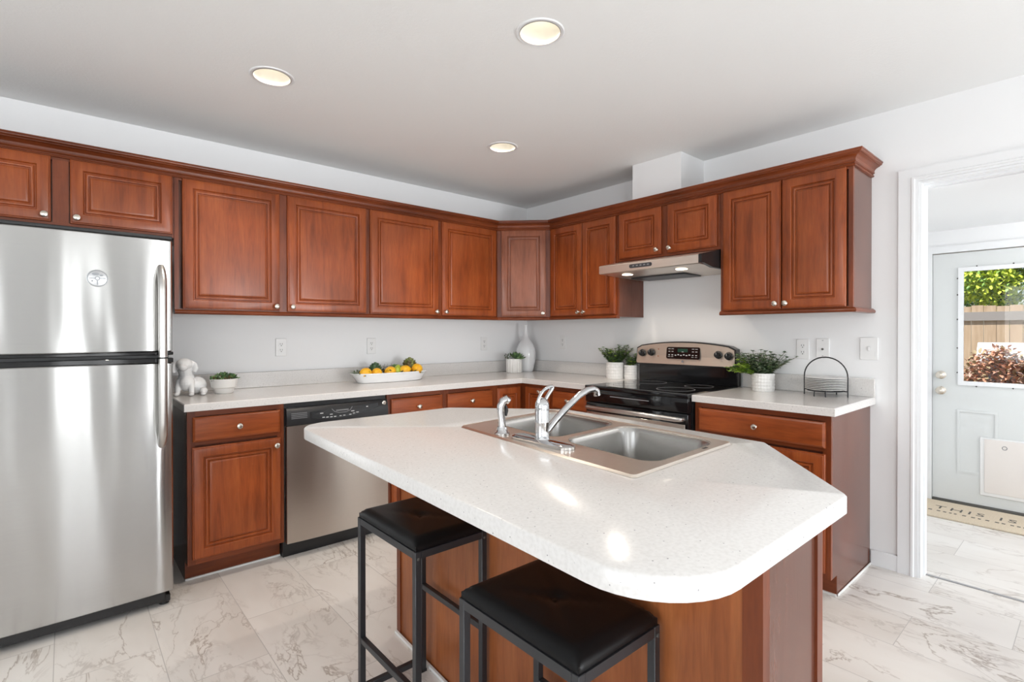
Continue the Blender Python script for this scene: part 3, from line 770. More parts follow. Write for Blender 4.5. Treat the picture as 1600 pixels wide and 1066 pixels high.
mb = MB(); mb.lathe([(.037, 0), (.037, .002), (.035, .003), (.001, .003)], (bx, by+.001, bz), (0, -1, 0), 32, sy=1.0)
bd = mb.build('badge', plain('pale_metal_badge', (.55, .56, .57), .3, metal=.9), fz)
mb = MB(); mb.torus((bx, by-.002, bz), .0335, .0016, (0, -1, 0)); mb.torus((bx, by-.002, bz), .0075, .0016, (0, -1, 0), 16)
mb.box(bx-.028, bx-.010, by-.0035, by-.001, bz-.0025, bz+.0015); mb.box(bx+.010, bx+.028, by-.0035, by-.001, bz-.0015, bz+.0025)
mb.box(bx-.002, bx+.002, by-.0035, by-.001, bz-.028, bz-.010)
mb.ellipsoid((bx-.006, by-.002, bz+.018), .014, .0015, .006, 10); mb.ellipsoid((bx+.013, by-.002, bz+.014), .007, .0015, .004, 10); mb.ellipsoid((bx-.018, by-.002, bz-.012), .004, .0015, .004, 10)
mb.build('emblem', plain('etched_grey', (.33, .35, .37), .45), bd)
for i, (hx_, hz_) in enumerate(((-3.37, 1.125), (-2.95, 1.125))): pass

# ------------------------------------------------------------------ dishwasher
t = thing('dishwasher', 'stainless dishwasher with black control panel under the back counter', 'dishwasher', (-2.088, -.35, 0))
mb = MB(); mb.box(-2.399, -1.778, -.60, -.03, .10, .868); mb.build('tub', M['black'], t)
mb = MB()
N_ = 12; pr = []
for i in range(N_+1):
    u = i/N_; pr.append((-2.394+.612*u, -.640-.010*(1-(2*u-1)**2)))
pr = pr + [(-1.782, -.602), (-2.394, -.602)]
mb.rings([[(x, y, .092) for x, y in inset(pr, .003)], [(x, y, .095) for x, y in pr], [(x, y, .744) for x, y in pr], [(x, y, .747) for x, y in inset(pr, .003)]])
mb.build('door_panel', M['steel'], t, smooth=30)
mb = MB()
R = []
for z, dy in ((.7475, .0), (.752, -.004), (.80, -.002), (.836, .006), (.846, .014)):
    R.append([(x, y+dy if i <= N_ else y, z) for i, (x, y) in enumerate(pr)])
mb.rings(R); cp = mb.build('control_panel', M['black'], t, smooth=30)
def dwp(x, z):
    u = (x+2.394)/.612; y = -.640-.010*(1-(2*u-1)**2)
    f = -.003 if z < .80 else -.002+.008*max(0, (z-.80))/.036
    return y+f-.0012
mb = MB()   # glossy inset window
ins = [(-2.27, .816), (-1.96, .826), (-1.85, .832), (-1.85, .808), (-1.92, .785), (-2.02, .772), (-2.14, .768), (-2.22, .772), (-2.27, .783)]
mb.rings([[(x, dwp(x, z), z) for x, z in ins], [(x, dwp(x, z)-.001, z) for x, z in ins]]); mb.build('display_window', M['black_gloss'], cp)
mb = MB()
for x, z, w in ((-2.205, .803, .018), (-2.15, .792, .016), (-2.195, .779, .014), (-2.172, .778, .014), (-2.150, .777, .014), (-2.128, .777, .014), (-2.095, .778, .012), (-2.072, .779, .012),
                (-2.035, .780, .014), (-2.012, .785, .014), (-1.99, .789, .016), (-2.02, .799, .02), (-1.925, .816, .012)):
    y = dwp(x, z)-.0012; mb.box(x-w/2, x+w/2, y-.0006, y, z-.0022, z+.0022)
mb.build('legend', M['mark'], cp)
mb = MB()
mb.tube([(x, dwp(x, z)-.002, z) for x, z in ((-2.145, .822), (-2.130, .806), (-2.105, .798), (-2.06, .798), (-2.035, .806), (-2.020, .825))], .0018, 6)
mb.box(-2.12, -2.045, dwp(-2.08, .81)-.004, dwp(-2.08, .81), .808, .814)
mb.build('latch', M['mark_dim'], cp)
mb = MB()
for z in (.788, .797, .806, .815): mb.box(-2.372, -2.285, dwp(-2.33, z)-.0022, dwp(-2.33, z), z-.0014, z+.0014)
mb.build('vent', M['mark_dim'], cp)
mb = MB(); mb.lathe([(.013, 0), (.013, .002), (.001, .003)], (-1.807, dwp(-1.807, .826)+.0015, .826), (0, -1, 0), 20); bdg = mb.build('badge', M['nickel'], cp)
mb = MB(); mb.torus((-1.807, dwp(-1.807, .826)-.0015, .826), .005, .0012, (0, -1, 0), 14); mb.box(-1.811, -1.804, dwp(-1.807, .826)-.003, dwp(-1.807, .826)-.001, .8255, .8265); mb.build('monogram', M['socket_dark'], bdg)
mb = MB(); mb.box(-2.397, -1.779, -.575, -.54, .0, .090); mb.build('toe_kick', M['black'], t)

# ------------------------------------------------------------------ range
RY0, RY1 = -1.3135, -2.0725; RM = (RY0+RY1)/2
t = thing('kitchen_range', 'black and stainless electric range with glass cooktop on the right wall', 'range', (-.33, RM, 0))
mb = MB(); mb.box(-.63, -.045, RY1+.002, RY0-.002, .02, .895); mb.build('body', M['black'], t)
mb = MB(); mb.box(-.682, -.075, RY1, RY0, .893, .9155, .004, 2); ck = mb.build('cooktop', M['black_gloss'], t)
mb = MB(); mb.box(-.655, -.09, RY1+.018, RY0-.018, .9156, .9166); gp = mb.build('glass_plate', M['glass_top'], ck)
for bx_, by_, br in ((-.48, RM-.18, .115), (-.48, RM+.19, .09), (-.22, RM-.19, .09), (-.22, RM+.18, .115)):
    mb = MB(); mb.lathe([(br, .9167), (br, .9172), (br-.004, .9172), (br-.004, .9167)], (bx_, by_, 0), seg=40, cap0=False, cap1=False); mb.build('burner_ring', M['mark_dim'], gp)
mb = MB(); mb.box(-.676, -.63, RY1+.003, RY0-.003, .808, .892, .004, 2); fp = mb.build('front_rail', M['black_gloss'], t)
mb = MB(); mb.box(-.6785, -.675, RM-.12, RM+.17, .852, .857); mb.build('vent_slot', M['mark_dim'], fp)
mb = MB(); mb.box(-.672, -.632, RY1+.004, RY0-.004, .225, .803, .006, 2); od = mb.build('oven_door', M['black_gloss'], t)
mb = MB(); mb.box(-.676, -.672, RY1+.022, RY0-.012, .24, .742, .0015); mb.build('steel_skin', M['steel'], od)
mb = MB(); zz = .772
mb.tube([(-.672, RY0-.03, zz), (-.700, RY0-.035, zz+.001), (-.714, RY0-.06, zz+.002), (-.722, RM, zz+.004), (-.714, RY1+.06, zz+.002), (-.700, RY1+.035, zz+.001), (-.672, RY1+.03, zz)], [.011, .013, .0145, .0145, .0145, .013, .011], 12)
mb.build('handle', M['steel_h'], od)
mb = MB(); mb.box(-.668, -.632, RY1+.004, RY0-.004, .05, .218, .005); mb.build('storage_drawer', M['black_gloss'], t)
# backguard: black riser and rounded steel control panel
mb = MB(); mb.box(-.074, -.03, RY1+.006, RY0-.006, .9155, 1.06, .003); mb.build('riser', M['black_gloss'], t)
def arc(y):   # top edge height
    u = (y-RM)/(.385); return 1.163+.036*(1-u*u)
def cpanel(mb, x0, x1, e, lean=.012):
    ys = [RY0-.004+e - (RY0-RY1-.008+2*e)*i/16 for i in range(17)]
    lo = [(ys[0]-.018, 1.036-e), ] ; loop = [(ys[0]-.006, 1.040-e)] + [(ys[0], 1.052-e)]
    loop += [(ys[0]-.006, arc(ys[0])-.012+e)]
    loop += [(y, arc(y)+e) for y in ys[1:-1]] + [(ys[-1]+.006, arc(ys[-1])-.012+e), (ys[-1], 1.052-e), (ys[-1]+.006, 1.040-e)]
    mb.rings([[(x1, y, z) for y, z in loop], [(x0-(1.17-z)*.12, y, z) for y, z in loop]])
mb = MB(); cpanel(mb, -.040, -.098, .004); cpn = mb.build('control_panel', M['black'], t, smooth=30)
mb = MB(); cpanel(mb, -.095, -.1035, -.004); fc = mb.build('fascia', M['steel_range'], cpn, smooth=30)
def fxz(z): return -.1035-(1.17-z)*.12
def fplate(mb, y0, y1, z0, z1, th, r=.008):
    q = fillet([(y0, z0), (y1, z0), (y1, z1), (y0, z1)], [r]*4, 4)
    mb.rings([[(fxz(z)+.0005, y, z) for y, z in q], [(fxz(z)-th, y, z) for y, z in q]])
mb = MB(); fplate(mb, RM-.135, RM+.118, 1.083, 1.165, .002, .012); dsp = mb.build('display', M['black_gloss'], fc)
mb = MB(); mb.box(fxz(1.14)-.0032, fxz(1.14)-.001, RM-.045, RM+.03, 1.128, 1.154); mb.build('clock_window', plain('dark_green_lcd', (.02, .06, .04), .15), dsp)
mb = MB()
def dash(y, z, w, h): mb.box(fxz(z)-.0034, fxz(z)-.0018, y-w/2, y+w/2, z-h/2, z+h/2)
for y in (RM+.095, RM+.07, RM-.085, RM-.11):
    dash(y, 1.152, .018, .003); dash(y, 1.134, .014, .004); dash(y, 1.110, .012, .005); dash(y, 1.097, .016, .002)
for i in range(6): dash(RM+.045-.021*i, 1.108+(.004 if i % 2 else 0), .012, .006)
dash(RM-.008, 1.132, .014, .003)
mb.build('legend', M['mark'], dsp)
mb = MB(); mb.lathe([(.008, 0), (.008, .002), (.001, .0025)], (fxz(1.066), RM-.01, 1.066), (-1, 0, 0), 14); mb.build('badge', M['mark_dim'], fc)
mb = MB()
for y, z in ((RM+.185, 1.148), (RM+.185, 1.098)): mb.box(fxz(z)-.001, fxz(z)+.001, y-.004, y+.004, z-.004, z+.004)
mb.build('indicator', plain('amber_mark', (.45, .18, .08), .5), fc)
for y, z in ((RY0-.062, 1.118), (RY0-.138, 1.124), (RY1+.115, 1.120), (RY1+.045, 1.114)):
    mb = MB(); mb.lathe([(.026, 0), (.026, .004), (.0205, .007), (.0195, .024), (.0165, .028), (.001, .028)], (fxz(z), y, z), (-1, 0, 0), 22)
    mb.box(fxz(z)-.034, fxz(z)-.020, y-.0045, y+.0045, z-.019, z+.019, .002)
    kb = mb.build('control_knob', M['black'], fc)
    mb = MB(); mb.box(fxz(z)-.0346, fxz(z)-.034, y-.001, y+.001, z+.002, z+.018)
    mb.build('pointer', M['mark'], kb)

# ------------------------------------------------------------------ range hood
t = thing('range_hood', 'stainless under-cabinet range hood with two lit lamps above the range', 'range hood', (-.26, RM, 1.66))
HY0, HY1 = -1.3115, -2.0735
hp = [(-.003, 1.7715), (-.30, 1.7715), (-.525, 1.724), (-.530, 1.718), (-.530, 1.672), (-.522, 1.668), (-.30, 1.660), (-.003, 1.655)]
mb = MB(); mb.rings([[(x, HY0-.001, z) for x, z in hp], [(x, HY1+.022, z) for x, z in hp]]); mb.build('canopy', M['steel_hood'], t, smooth=20)
mb = MB(); hs = [(-.003, 1.7715), (-.302, 1.7715), (-.526, 1.725), (-.5315, 1.718), (-.5315, 1.672), (-.505, 1.674), (-.40, 1.655), (-.003, 1.653)]
mb.rings([[(x, HY1+.022, z) for x, z in hs], [(x, HY1+.001, z) for x, z in hs]]); mb.build('end_cap', M['black'], t, smooth=20)
mb = MB(); q = fillet([(-1.565, 1.686), (-1.735, 1.686), (-1.735, 1.710), (-1.565, 1.710)], [.010]*4, 5)
mb.rings([[(-.5298, y, z) for y, z in q], [(-.5325, y, z) for y, z in q]]); pn = mb.build('button_panel', M['body_grey'], t)
mb = MB()
for i in range(5): mb.box(-.5335, -.5325, -1.590-.028*i-.014, -1.590-.028*i, 1.695, 1.703)
mb.build('button', M['mark_dim'], pn)
for y in (-1.455, -1.865):
    x = -.40
    mb = MB(); mb.lathe([(.036, .0), (.036, -.003), (.028, -.004), (.026, -.001), (.001, -.001)], (x, y, 1.664), seg=24); lm = mb.build('lamp', plain('lit_hood_lamp', (1, .9, .8), .4, emit=(1, .86, .68), es=6.0), t)
    s = light('hood_lamp', 'SPOT', (x, y, 1.655), (0, 0, 0), 3.0, (1, .83, .64), radius=.03); s.data.spot_size = math.radians(140); s.data.spot_blend = .6
mb = MB(); mb.box(-.26, -.04, -1.80, -1.38, 1.648, 1.658, .003); mb.build('filter', M['body_grey'], t)

# ------------------------------------------------------------------ stools
def stool(x0, x1, y0, y1, z, label):
    t = thing('bar_stool', label, 'stool', ((x0+x1)/2, (y0+y1)/2, 0), 'black backless bar stools')
    w = .020
    for x in (x0, x1-w):
        for y in (y0, y1+w):
            mb = MB(); mb.box(x, x+w, y-w, y, 0.004, z-.035, .0015); lg = mb.build('leg', M['powder'], t)
            mb = MB(); mb.box(x-.001, x+w+.001, y-w-.001, y+.001, 0, .010); mb.build('foot_cap', M['black'], lg)
            mb = MB(); mb.lathe([(.005, 0), (.005, .002), (.001, .004)], (x+w/2, y-(w if y == y1+w else 0), z-.055), (0, -1 if y == y1+w else 1, 0), 10)
            mb.build('bolt', M['socket_dark'], lg)
    mb = MB()
    mb.box(x0+.0006, x0+w-.0006, y1+w, y0-w, z-.057, z-.0356); mb.box(x1-w+.0006, x1-.0006, y1+w, y0-w, z-.057, z-.0356)
    mb.box(x0+w, x1-w, y0-w+.0006, y0-.0006, z-.057, z-.0356); mb.box(x0+w, x1-w, y1+.0006, y1+w-.0006, z-.057, z-.0356)
    mb.box(x0+w*.5, x1-w*.5, y1+w*.5, y0-w*.5, z-.0352, z-.0343)
    mb.build('seat_frame', M['powder'], t)
    mb = MB(); mb.box(x0+.001, x0+w-.001, y1+w, y0-w, .205, .225, .0015); mb.build('footrest', M['powder'], t)
    mb = MB(); mb.box(x1-w+.001, x1-.001, y1+w, y0-w, .312, .332, .0015); mb.build('footrest', M['powder'], t)
    for y in (y0, y1+w):
        mb = MB(); mb.box(x0+w, x1-w, y-w+.001, y-.001, .035, .055, .0015); mb.build('cross_bar', M['powder'], t)
    # tufted cushion
    mb = MB(); nx, ny = 20, 28; a0, a1, b0, b1 = x0+.004, x1-.004, y1+.004, y0-.004
    cx, cy = (a0+a1)/2, (b0+b1)/2; grid = []
    def hgt(u, v):
        e = min(1-abs(u), 1-abs(v)); edge = min(1, e/.16); h = .026+.018*math.sin(edge*PI/2)
        r = math.hypot(u*.13, v*.19); h -= .013*math.exp(-(r/.016)**2)
        for k in range(4):
            ang = PI/4+k*PI/2; dx, dy = math.cos(ang)*.13, math.sin(ang)*.19
            L = math.hypot(dx, dy); px, py = u*.13, v*.19
            tt = max(0, (px*dx+py*dy)/L); dd = abs(px*dy-py*dx)/L
            if 0 < tt < L: h -= .0070*math.exp(-(dd/.0075)**2)*max(0, 1-tt/.14)*min(1, tt/.01)
        return h
    for j in range(ny+1):
        v = 2*j/ny-1; v = math.copysign(1-(1-abs(v))**1.25, v)
        row = []
        for i in range(nx+1):
            u = 2*i/nx-1; u = math.copysign(1-(1-abs(u))**1.25, u)
            row.append((cx+u*(a1-a0)/2, cy+v*(b1-b0)/2, z-.0345-.012+hgt(u, v)))
        grid.append(row)
    vs = [[mb.bm.verts.new(q) for q in r] for r in grid]
    for j in range(ny):
        for i in range(nx): mb.bm.faces.new((vs[j][i], vs[j][i+1], vs[j+1][i+1], vs[j+1][i]))
    per = [vs[0][i] for i in range(nx+1)] + [vs[j][nx] for j in range(1, ny+1)] + [vs[ny][i] for i in range(nx-1, -1, -1)] + [vs[j][0] for j in range(ny-1, 0, -1)]
    low = [mb.bm.verts.new((q.co.x, q.co.y, z-.0342)) for q in per]
    for i in range(len(per)):
        j = (i+1) % len(per); mb.bm.faces.new((per[i], per[j], low[j], low[i]))
    mb.bm.faces.new(low[::-1])
    cs = mb.build('cushion', M['leather'], t, smooth=60)
    mb = MB(); mb.lathe([(.009, 0), (.008, .003), (.001, .0045)], (cx, cy, z-.0345-.012+hgt(0, 0)), seg=14); mb.build('button', M['leather'], cs)
stool(-2.562, -2.302, -1.925, -2.312, .668, 'black backless bar stool at the left part of the island, farther from camera')
stool(-2.606, -2.342, -2.590, -2.972, .664, 'black backless bar stool nearest the camera, under the island overhang')

# ------------------------------------------------------------------ outlets and wall plates
def outlet(run, s, z, label, kind='duplex', w=.070, h=.118):
    U, N = front(run); c = P2(run, s, 0.0008, z)
    t = thing('power_outlet' if kind == 'duplex' else ('cable_outlet' if kind == 'cable' else 'light_switch'), label, 'outlet' if kind != 'switch' else 'switch', c, 'white wall plates')
    B = Matrix((U, V((0, 0, 1)), N)).transposed().to_4x4(); B.translation = c
    def pl(mb, u0, u1, v0, v1, n0, n1, bev=0):
        tt = MB(); tt.box(u0, u1, v0, v1, n0, n1, bev); mb.merge(tt.bm, B)
    mb = MB(); pl(mb, -w/2, w/2, -h/2, h/2, 0, .006, .002); mb.build('cover_plate', M['plastic_white'], t)
    if kind == 'duplex':
        for dz in (.0195, -.0195):
            mb = MB(); q = fillet([(-.017, dz-.0145), (.017, dz-.0145), (.017, dz+.0145), (-.017, dz+.0145)], [.009]*4, 4)
            mb.rings([[B @ V((a, b_, .0055)) for a, b_ in q], [B @ V((a, b_, .0075)) for a, b_ in q]]); so = mb.build('socket', M['plastic_white'], t)
            mb = MB(); pl(mb, -.0075, -.0050, dz-.002, dz+.008, .0075, .0079); pl(mb, .0050, .0075, dz-.002, dz+.008, .0075, .0079); pl(mb, -.003, .003, dz-.011, dz-.006, .0075, .0079)
            mb.build('slot', M['socket_dark'], so)
    elif kind == 'cable':
        mb = MB(); mb.lathe([(.006, .006), (.006, .010), (.004, .012), (.001, .012)], c+V((0, 0, -.006)), N, 12); mb.build('jack', M['socket_dark'], t)
        mb = MB(); pl(mb, -.004, .004, .043, .046, .006, .0065); pl(mb, -.004, .004, -.046, -.043, .006, .0065); mb.build('screw', M['mark_dim'], t)
    else:
        mb = MB(); mb.torus(c+N*.0065, .012, .0012, N, 18, 6); pl(mb, -.006, .006, -.012, .012, .006, .010, .002); mb.build('toggle', M['plastic_white'], t)
        mb = MB(); pl(mb, .028, .032, -.045, -.02, .006, .0068); mb.build('edge_mark', M['white_gloss'], t)
outlet('b', -2.231, 1.170, 'white power outlet on back wall nearest the refrigerator')
outlet('b', -1.587, 1.168, 'white power outlet on the back wall above the lemon tray')
outlet('b', -.520, 1.170, 'white power outlet on the back wall left of the vase')
outlet('r', -.472, 1.182, 'white power outlet on right wall between the vase and left leafy plant')
outlet('r', -2.427, 1.166, 'white power outlet on right wall above the right leafy plant')
outlet('r', -2.534, 1.174, 'white cable outlet plate behind the plate rack arch', 'cable', .068, .112)
outlet('r', -2.761, 1.176, 'white wide switch plate on wall between plate rack and doorway', 'switch', .084, .122)

# ------------------------------------------------------------------ counter decor
ZC = CT+.0006
def leafgeo(mb, base_, dirv, upv, L, W, fold=.15, curve=.2):
    d = V(dirv).normalized(); u = V(upv); s = d.cross(u)
    if s.length < 1e-4: s = d.orthogonal()
    s.normalize(); nrm = s.cross(d).normalized(); p = V(base_)
    rows = []
    for f, wf in ((0, .12), (.25, .75), (.55, 1.0), (.82, .62), (1.0, .06)):
        c = p+d*(L*f)-nrm*(curve*L*f*f)
        rows.append((c+s*(W*wf/2)+nrm*(fold*W*wf), c, c-s*(W*wf/2)+nrm*(fold*W*wf)))
    vs = [[mb.bm.verts.new(q) for q in r] for r in rows]
    for a, b_ in zip(vs, vs[1:]):
        for i in range(2):
            f = mb.bm.faces.new((a[i], a[i+1], b_[i+1], b_[i])); f.material_index = mb.mi
def fatleaf(mb, base_, dirv, L, W, T):
    d = V(dirv).normalized(); s = d.cross(V((0, 0, 1)))
    s = s.normalized() if s.length > 1e-4 else V((1, 0, 0)); nrm = s.cross(d)
    rings = []
    for f, wf in ((0, .35), (.3, .8), (.62, 1.0), (.86, .6), (1, .04)):
        c = V(base_)+d*(L*f)+nrm*(L*.16*f*f)
        rings.append([c+s*(W*wf/2*math.cos(a))+nrm*(T*wf/2*math.sin(a)) for a in [k*PI/3 for k in range(6)]])
    mb.rings(rings)
def rosette(mb, c, R, n=3, tilt=(0, 0), mats=(0,)):
    c = V(c); mt = Matrix.Rotation(tilt[0], 3, 'X') @ Matrix.Rotation(tilt[1], 3, 'Y')
    for layer in range(n):
        k = 9-layer*2; el = math.radians(18+layer*26); LL = R*(1-.22*layer)
        for i in range(k):
            a = 2*PI*i/k+layer*.4
            dv = mt @ V((math.cos(a)*math.cos(el), math.sin(a)*math.cos(el), math.sin(el)))
            mb.mi = mats[(i+layer) % len(mats)]
            fatleaf(mb, c+V((0, 0, .004*layer)), dv, LL, R*.42, R*.16)
LEAVES = [M['leaf_dark'], M['leaf_mid'], M['leaf_pale'], M['leaf_bright'], M['leaf_brown'], M['stem']]
def sprigs(mb, c, R, Hh, n, rng, mats, spread=1.0, lw=.020, avoid=None, az=(0, 2*PI), droop=.35):
    for k in range(n):
        a = rng.uniform(*az); tl = rng.uniform(.15, 1.0)**.8*spread
        L = Hh*rng.uniform(.3, 1.05)
        d = V((math.cos(a)*tl, math.sin(a)*tl, 1.0)).normalized()
        pts = []
        for i in range(7):
            f = i/6; q = V(c)+V((math.cos(a)*R*.5, math.sin(a)*R*.5, 0))+d*(L*f)+V((math.cos(a), math.sin(a), 0))*(tl*L*.25*f*f)-V((0, 0, droop*tl*L*.3*f*f))
            if avoid: q = avoid(q)
            pts.append(q)
        mb.mi = 5; mb.tube(pts, .0012, 4)
        for i in range(1, 7):
            for sdn in (0, PI/2) if i < 6 else (0, PI/2, .8):
                for sg in (1, -1):
                    mb.mi = rng.choice(mats)
                    an = a+sdn+rng.uniform(-.5, .5)
                    dv = V((math.cos(an)*sg, math.sin(an)*sg, rng.uniform(.1, .8)))
                    s = lw*rng.uniform(.7, 1.15)*(1-.35*(i/6))
                    tip = pts[i]+dv.normalized()*s*1.1
                    if avoid and (avoid(tip)-tip).length > 1e-6: continue
                    leafgeo(mb, pts[i], dv, (0, 0, 1), s*1.1, s*.85, .1, .15)
def remesh(parts, name, mat, origin, vox=.003, smooth=4, lap=.5):
    bmx = MB()
    for p in parts:
        if p[0] == 'e': bmx.ellipsoid(*p[1:])
        else: bmx.tube(*p[1:])
    bmesh.ops.recalc_face_normals(bmx.bm, faces=bmx.bm.faces)
    me = bpy.data.meshes.new(name+'_src'); bmx.bm.to_mesh(me); bmx.bm.free()
    o = bpy.data.objects.new(name+'_src', me); COL.objects.link(o)
    r = o.modifiers.new('r', 'REMESH'); r.mode = 'VOXEL'; r.voxel_size = vox
    s = o.modifiers.new('s', 'SMOOTH'); s.factor = lap; s.iterations = smooth
    dg = bpy.context.evaluated_depsgraph_get(); dg.update()
    m2 = bpy.data.meshes.new_from_object(o.evaluated_get(dg)); m2.name = name
    bpy.data.objects.remove(o); bpy.data.meshes.remove(me)
    origin = V(origin)
    for v in m2.vertices: v.co -= origin
    for f in m2.polygons: f.use_smooth = True
    m2.materials.clear(); m2.materials.append(mat)
    ob = bpy.data.objects.new(name, m2); COL.objects.link(ob); ob.location = origin; ob['_o'] = list(origin)
    return ob

# dog figurine (sitting puppy, head turned slightly to its right)
D0 = V((-2.803, -.205, ZC))
fwd = V((-.30, -.95, 0)).normalized(); rt = V((.95, -.30, 0)).normalized()
def dp(r, f, z): return D0+rt*r+fwd*f+V((0, 0, z))
Rz = Matrix.Rotation(math.atan2(fwd.y, fwd.x)+PI/2, 3, 'Z')
parts = [('e', dp(.0, .0, .085), .044, .046, .054, 18, Rz),
         ('e', dp(.005, .022, .070), .040, .038, .046, 18, Rz),
         ('e', dp(.045, -.035, .052), .052, .056, .050, 18, Rz),
         ('t', [dp(.0, .01, .115), dp(-.004, .02, .150)], [.034, .034], 14),
         ('e', dp(-.004, .024, .176), .041, .044, .034, 18, Rz),
         ('e', dp(-.006, .056, .160), .024, .034, .020, 16, Rz),
         ('e', dp(-.007, .083, .163), .009, .008, .008, 10, Rz),
         ('t', [dp(-.034, .018, .192), dp(-.050, .022, .170), dp(-.056, .026, .146), dp(-.050, .030, .128)], [.010, .015, .017, .010], 10, True, .55),
         ('t', [dp(.026, .018, .192), dp(.044, .022, .172), dp(.050, .026, .148), dp(.044, .030, .130)], [.010, .015, .017, .010], 10, True, .55),
         ('t', [dp(-.026, .020, .085), dp(-.034, .034, .045), dp(-.036, .040, .012)], [.020, .0155, .013], 12),
         ('t', [dp(.024, .026, .085), dp(.032, .044, .045), dp(.034, .050, .012)], [.020, .0155, .013], 12),
         ('e', dp(-.037, .052, .0105), .014, .022, .0105, 12, Rz), ('e', dp(.035, .063, .0105), .014, .022, .0105, 12, Rz),
         ('e', dp(.088, .012, .022), .020, .040, .022, 14, Rz), ('e', dp(.090, .048, .010), .014, .022, .010, 12, Rz),
         ('t', [dp(.060, -.080, .03), dp(.075, -.105, .022), dp(.085, -.120, .020)], [.013, .010, .005], 10)]
dog = remesh(parts, 'dog_figurine', M['white_gloss'], D0, .0032, 3)
tag(dog, 'white glazed sitting dog figurine with floppy ears beside the refrigerator', 'figurine')

# bowl with small succulents
c = V((-2.618, -.228, ZC))
t = thing('succulent_bowl', 'low white tapered bowl of mixed succulents beside the dog figurine', 'plant', c)
mb = MB(); mb.lathe([(.045, 0), (.049, .004), (.056, .030), (.066, .036), (.072, .072), (.074, .085), (.070, .085), (.066, .074), (.001, .072)], c, seg=36); mb.build('bowl', M['white_matte'], t)
mb = MB(); rng = random.Random(3)
rosette(mb, c+V((-.012, .0, .082)), .055, 3, (.1, -.2), (0, 1)); rosette(mb, c+V((.042, -.005, .080)), .046, 3, (0, .3), (1, 0))
rosette(mb, c+V((.01, .035, .088)), .042, 3, (-.3, 0), (0,)); rosette(mb, c+V((-.045, -.020, .078)), .030, 2, (.2, -.5), (4, 0))
for i in range(46):
    mb.mi = rng.choice((4, 2, 0, 1)); a = rng.uniform(0, 2*PI); r = rng.uniform(.01, .074)
    q = c+V((-.02+math.cos(a)*r*.8, math.sin(a)*r*.7-.01, .084+rng.uniform(0, .022)))
    mb.ellipsoid(q, .0065, .0065, .0065, 6)
mb.build('succulents', LEAVES, t, weld=False)

# oval tray and what lies in it
tc_ = V((-1.530, -.190, ZC)); TA, TB_ = .298, .098; TS = 1.28
t = thing('serving_tray', 'long white oval serving tray of lemons and greens on the back counter', 'tray', tc_)
mb = MB()
def oval(a, b_, z, p=2.6):
    return [(tc_.x+math.copysign(abs(math.cos(q))**(2/p), math.cos(q))*a, tc_.y+math.copysign(abs(math.sin(q))**(2/p), math.sin(q))*b_, tc_.z+z) for q in [2*PI*k/48 for k in range(48)]]
mb.rings([oval(TA-.058, TB_-.022, 0), oval(TA-.050, TB_-.017, .003), oval(TA-.014, TB_-.006, .056), oval(TA, TB_, .064), oval(TA, TB_, .068), oval(TA-.006, TB_-.005, .068), oval(TA-.02, TB_-.012, .056), oval(TA-.058, TB_-.026, .010)])
mb.build('dish', M['white_gloss'], t)
def lemon(dx, dy, z, ang, lab, s=1.0):
    c = tc_+V((dx*TS, dy*TS, z*1.12+.004)); s *= 1.34; mb = MB()
    ax = V((math.cos(ang), math.sin(ang), .15)).normalized()
    mb.lathe([(.001, -.040*s), (.005*s, -.038*s), (.010*s, -.034*s), (.020*s, -.027*s), (.0275*s, -.012*s), (.0285*s, .002*s), (.026*s, .014*s), (.018*s, .026*s), (.009*s, .033*s), (.0055*s, .037*s), (.001, .039*s)], c, ax, 20)
    tag(mb.build('lemon', M['lemon'], origin=c, smooth=60), lab, 'lemon', 'lemons on the white tray')
lemon(-.160, -.026, 0.058, .3, 'yellow lemon at the left end of the white tray, among feathery sprigs')
lemon(-.095, -.026, 0.054, 1.2, 'yellow lemon in the white tray left of the dark green head')
lemon(-.012, -.026, 0.058, .5, 'yellow lemon in the middle of the white tray', 1.05)
lemon(.082, -.026, 0.061, .2, 'yellow lemon in the white tray between the lime and the artichoke', 1.05)
lemon(.158, -.026, 0.068, 1.4, 'yellow lemon at right end of the white tray under the artichoke', 1.08)
def artichoke(dx, dy, z, R, lab, mats, cat='artichoke'):
    c = tc_+V((dx*TS, dy*TS, z*1.15)); R *= 1.3; mb = MB(); rng = random.Random(int(dx*1000)+5)
    mb.mi = 0; mb.ellipsoid(c, R*.72, R*.72, R*.78, 12)
    for ly in range(7):
        el = -60+ly*23; k = max(4, int(11*math.cos(math.radians(el))))
        for i in range(k):
            a = 2*PI*i/k+ly*.5; e = math.radians(el)
            p = c+V((math.cos(a)*math.cos(e), math.sin(a)*math.cos(e), math.sin(e)))*R*.72
            dv = V((math.cos(a)*.55*math.cos(e), math.sin(a)*.55*math.cos(e), .9)); mb.mi = rng.choice((0, 1))
            fatleaf(mb, p-dv*R*.12, dv, R*.52, R*.46, R*.14)
    tag(mb.build('artichoke' if cat == 'artichoke' else 'leafy_vegetable', mats, origin=c, weld=False), lab, cat)
artichoke(.135, .018, .088, .046, 'olive green artichoke standing at the right of the white tray', [M['leaf_brown'], plain('artichoke_green', (.16, .18, .05), .5)])
artichoke(-.080, .022, .072, .040, 'dark green leafy head behind the lemons in the white tray', [M['leaf_dark'], plain('deep_green', (.03, .07, .03), .5)], 'vegetable')
c = tc_+V((0.045, -0.018, 0.078)); mb = MB(); mb.lathe([(.001, -.044), (.019, -.039), (.034, -.021), (.035, -.003), (.023, .021), (.015, .036), (.008, .044), (.001, .045)], c, (.5, .3, .8), 18)
tag(mb.build('lime_pear', plain('lime_skin', (.36, .44, .04), .4), origin=c, smooth=60), 'small lime green pear in the middle of the white tray', 'fruit')
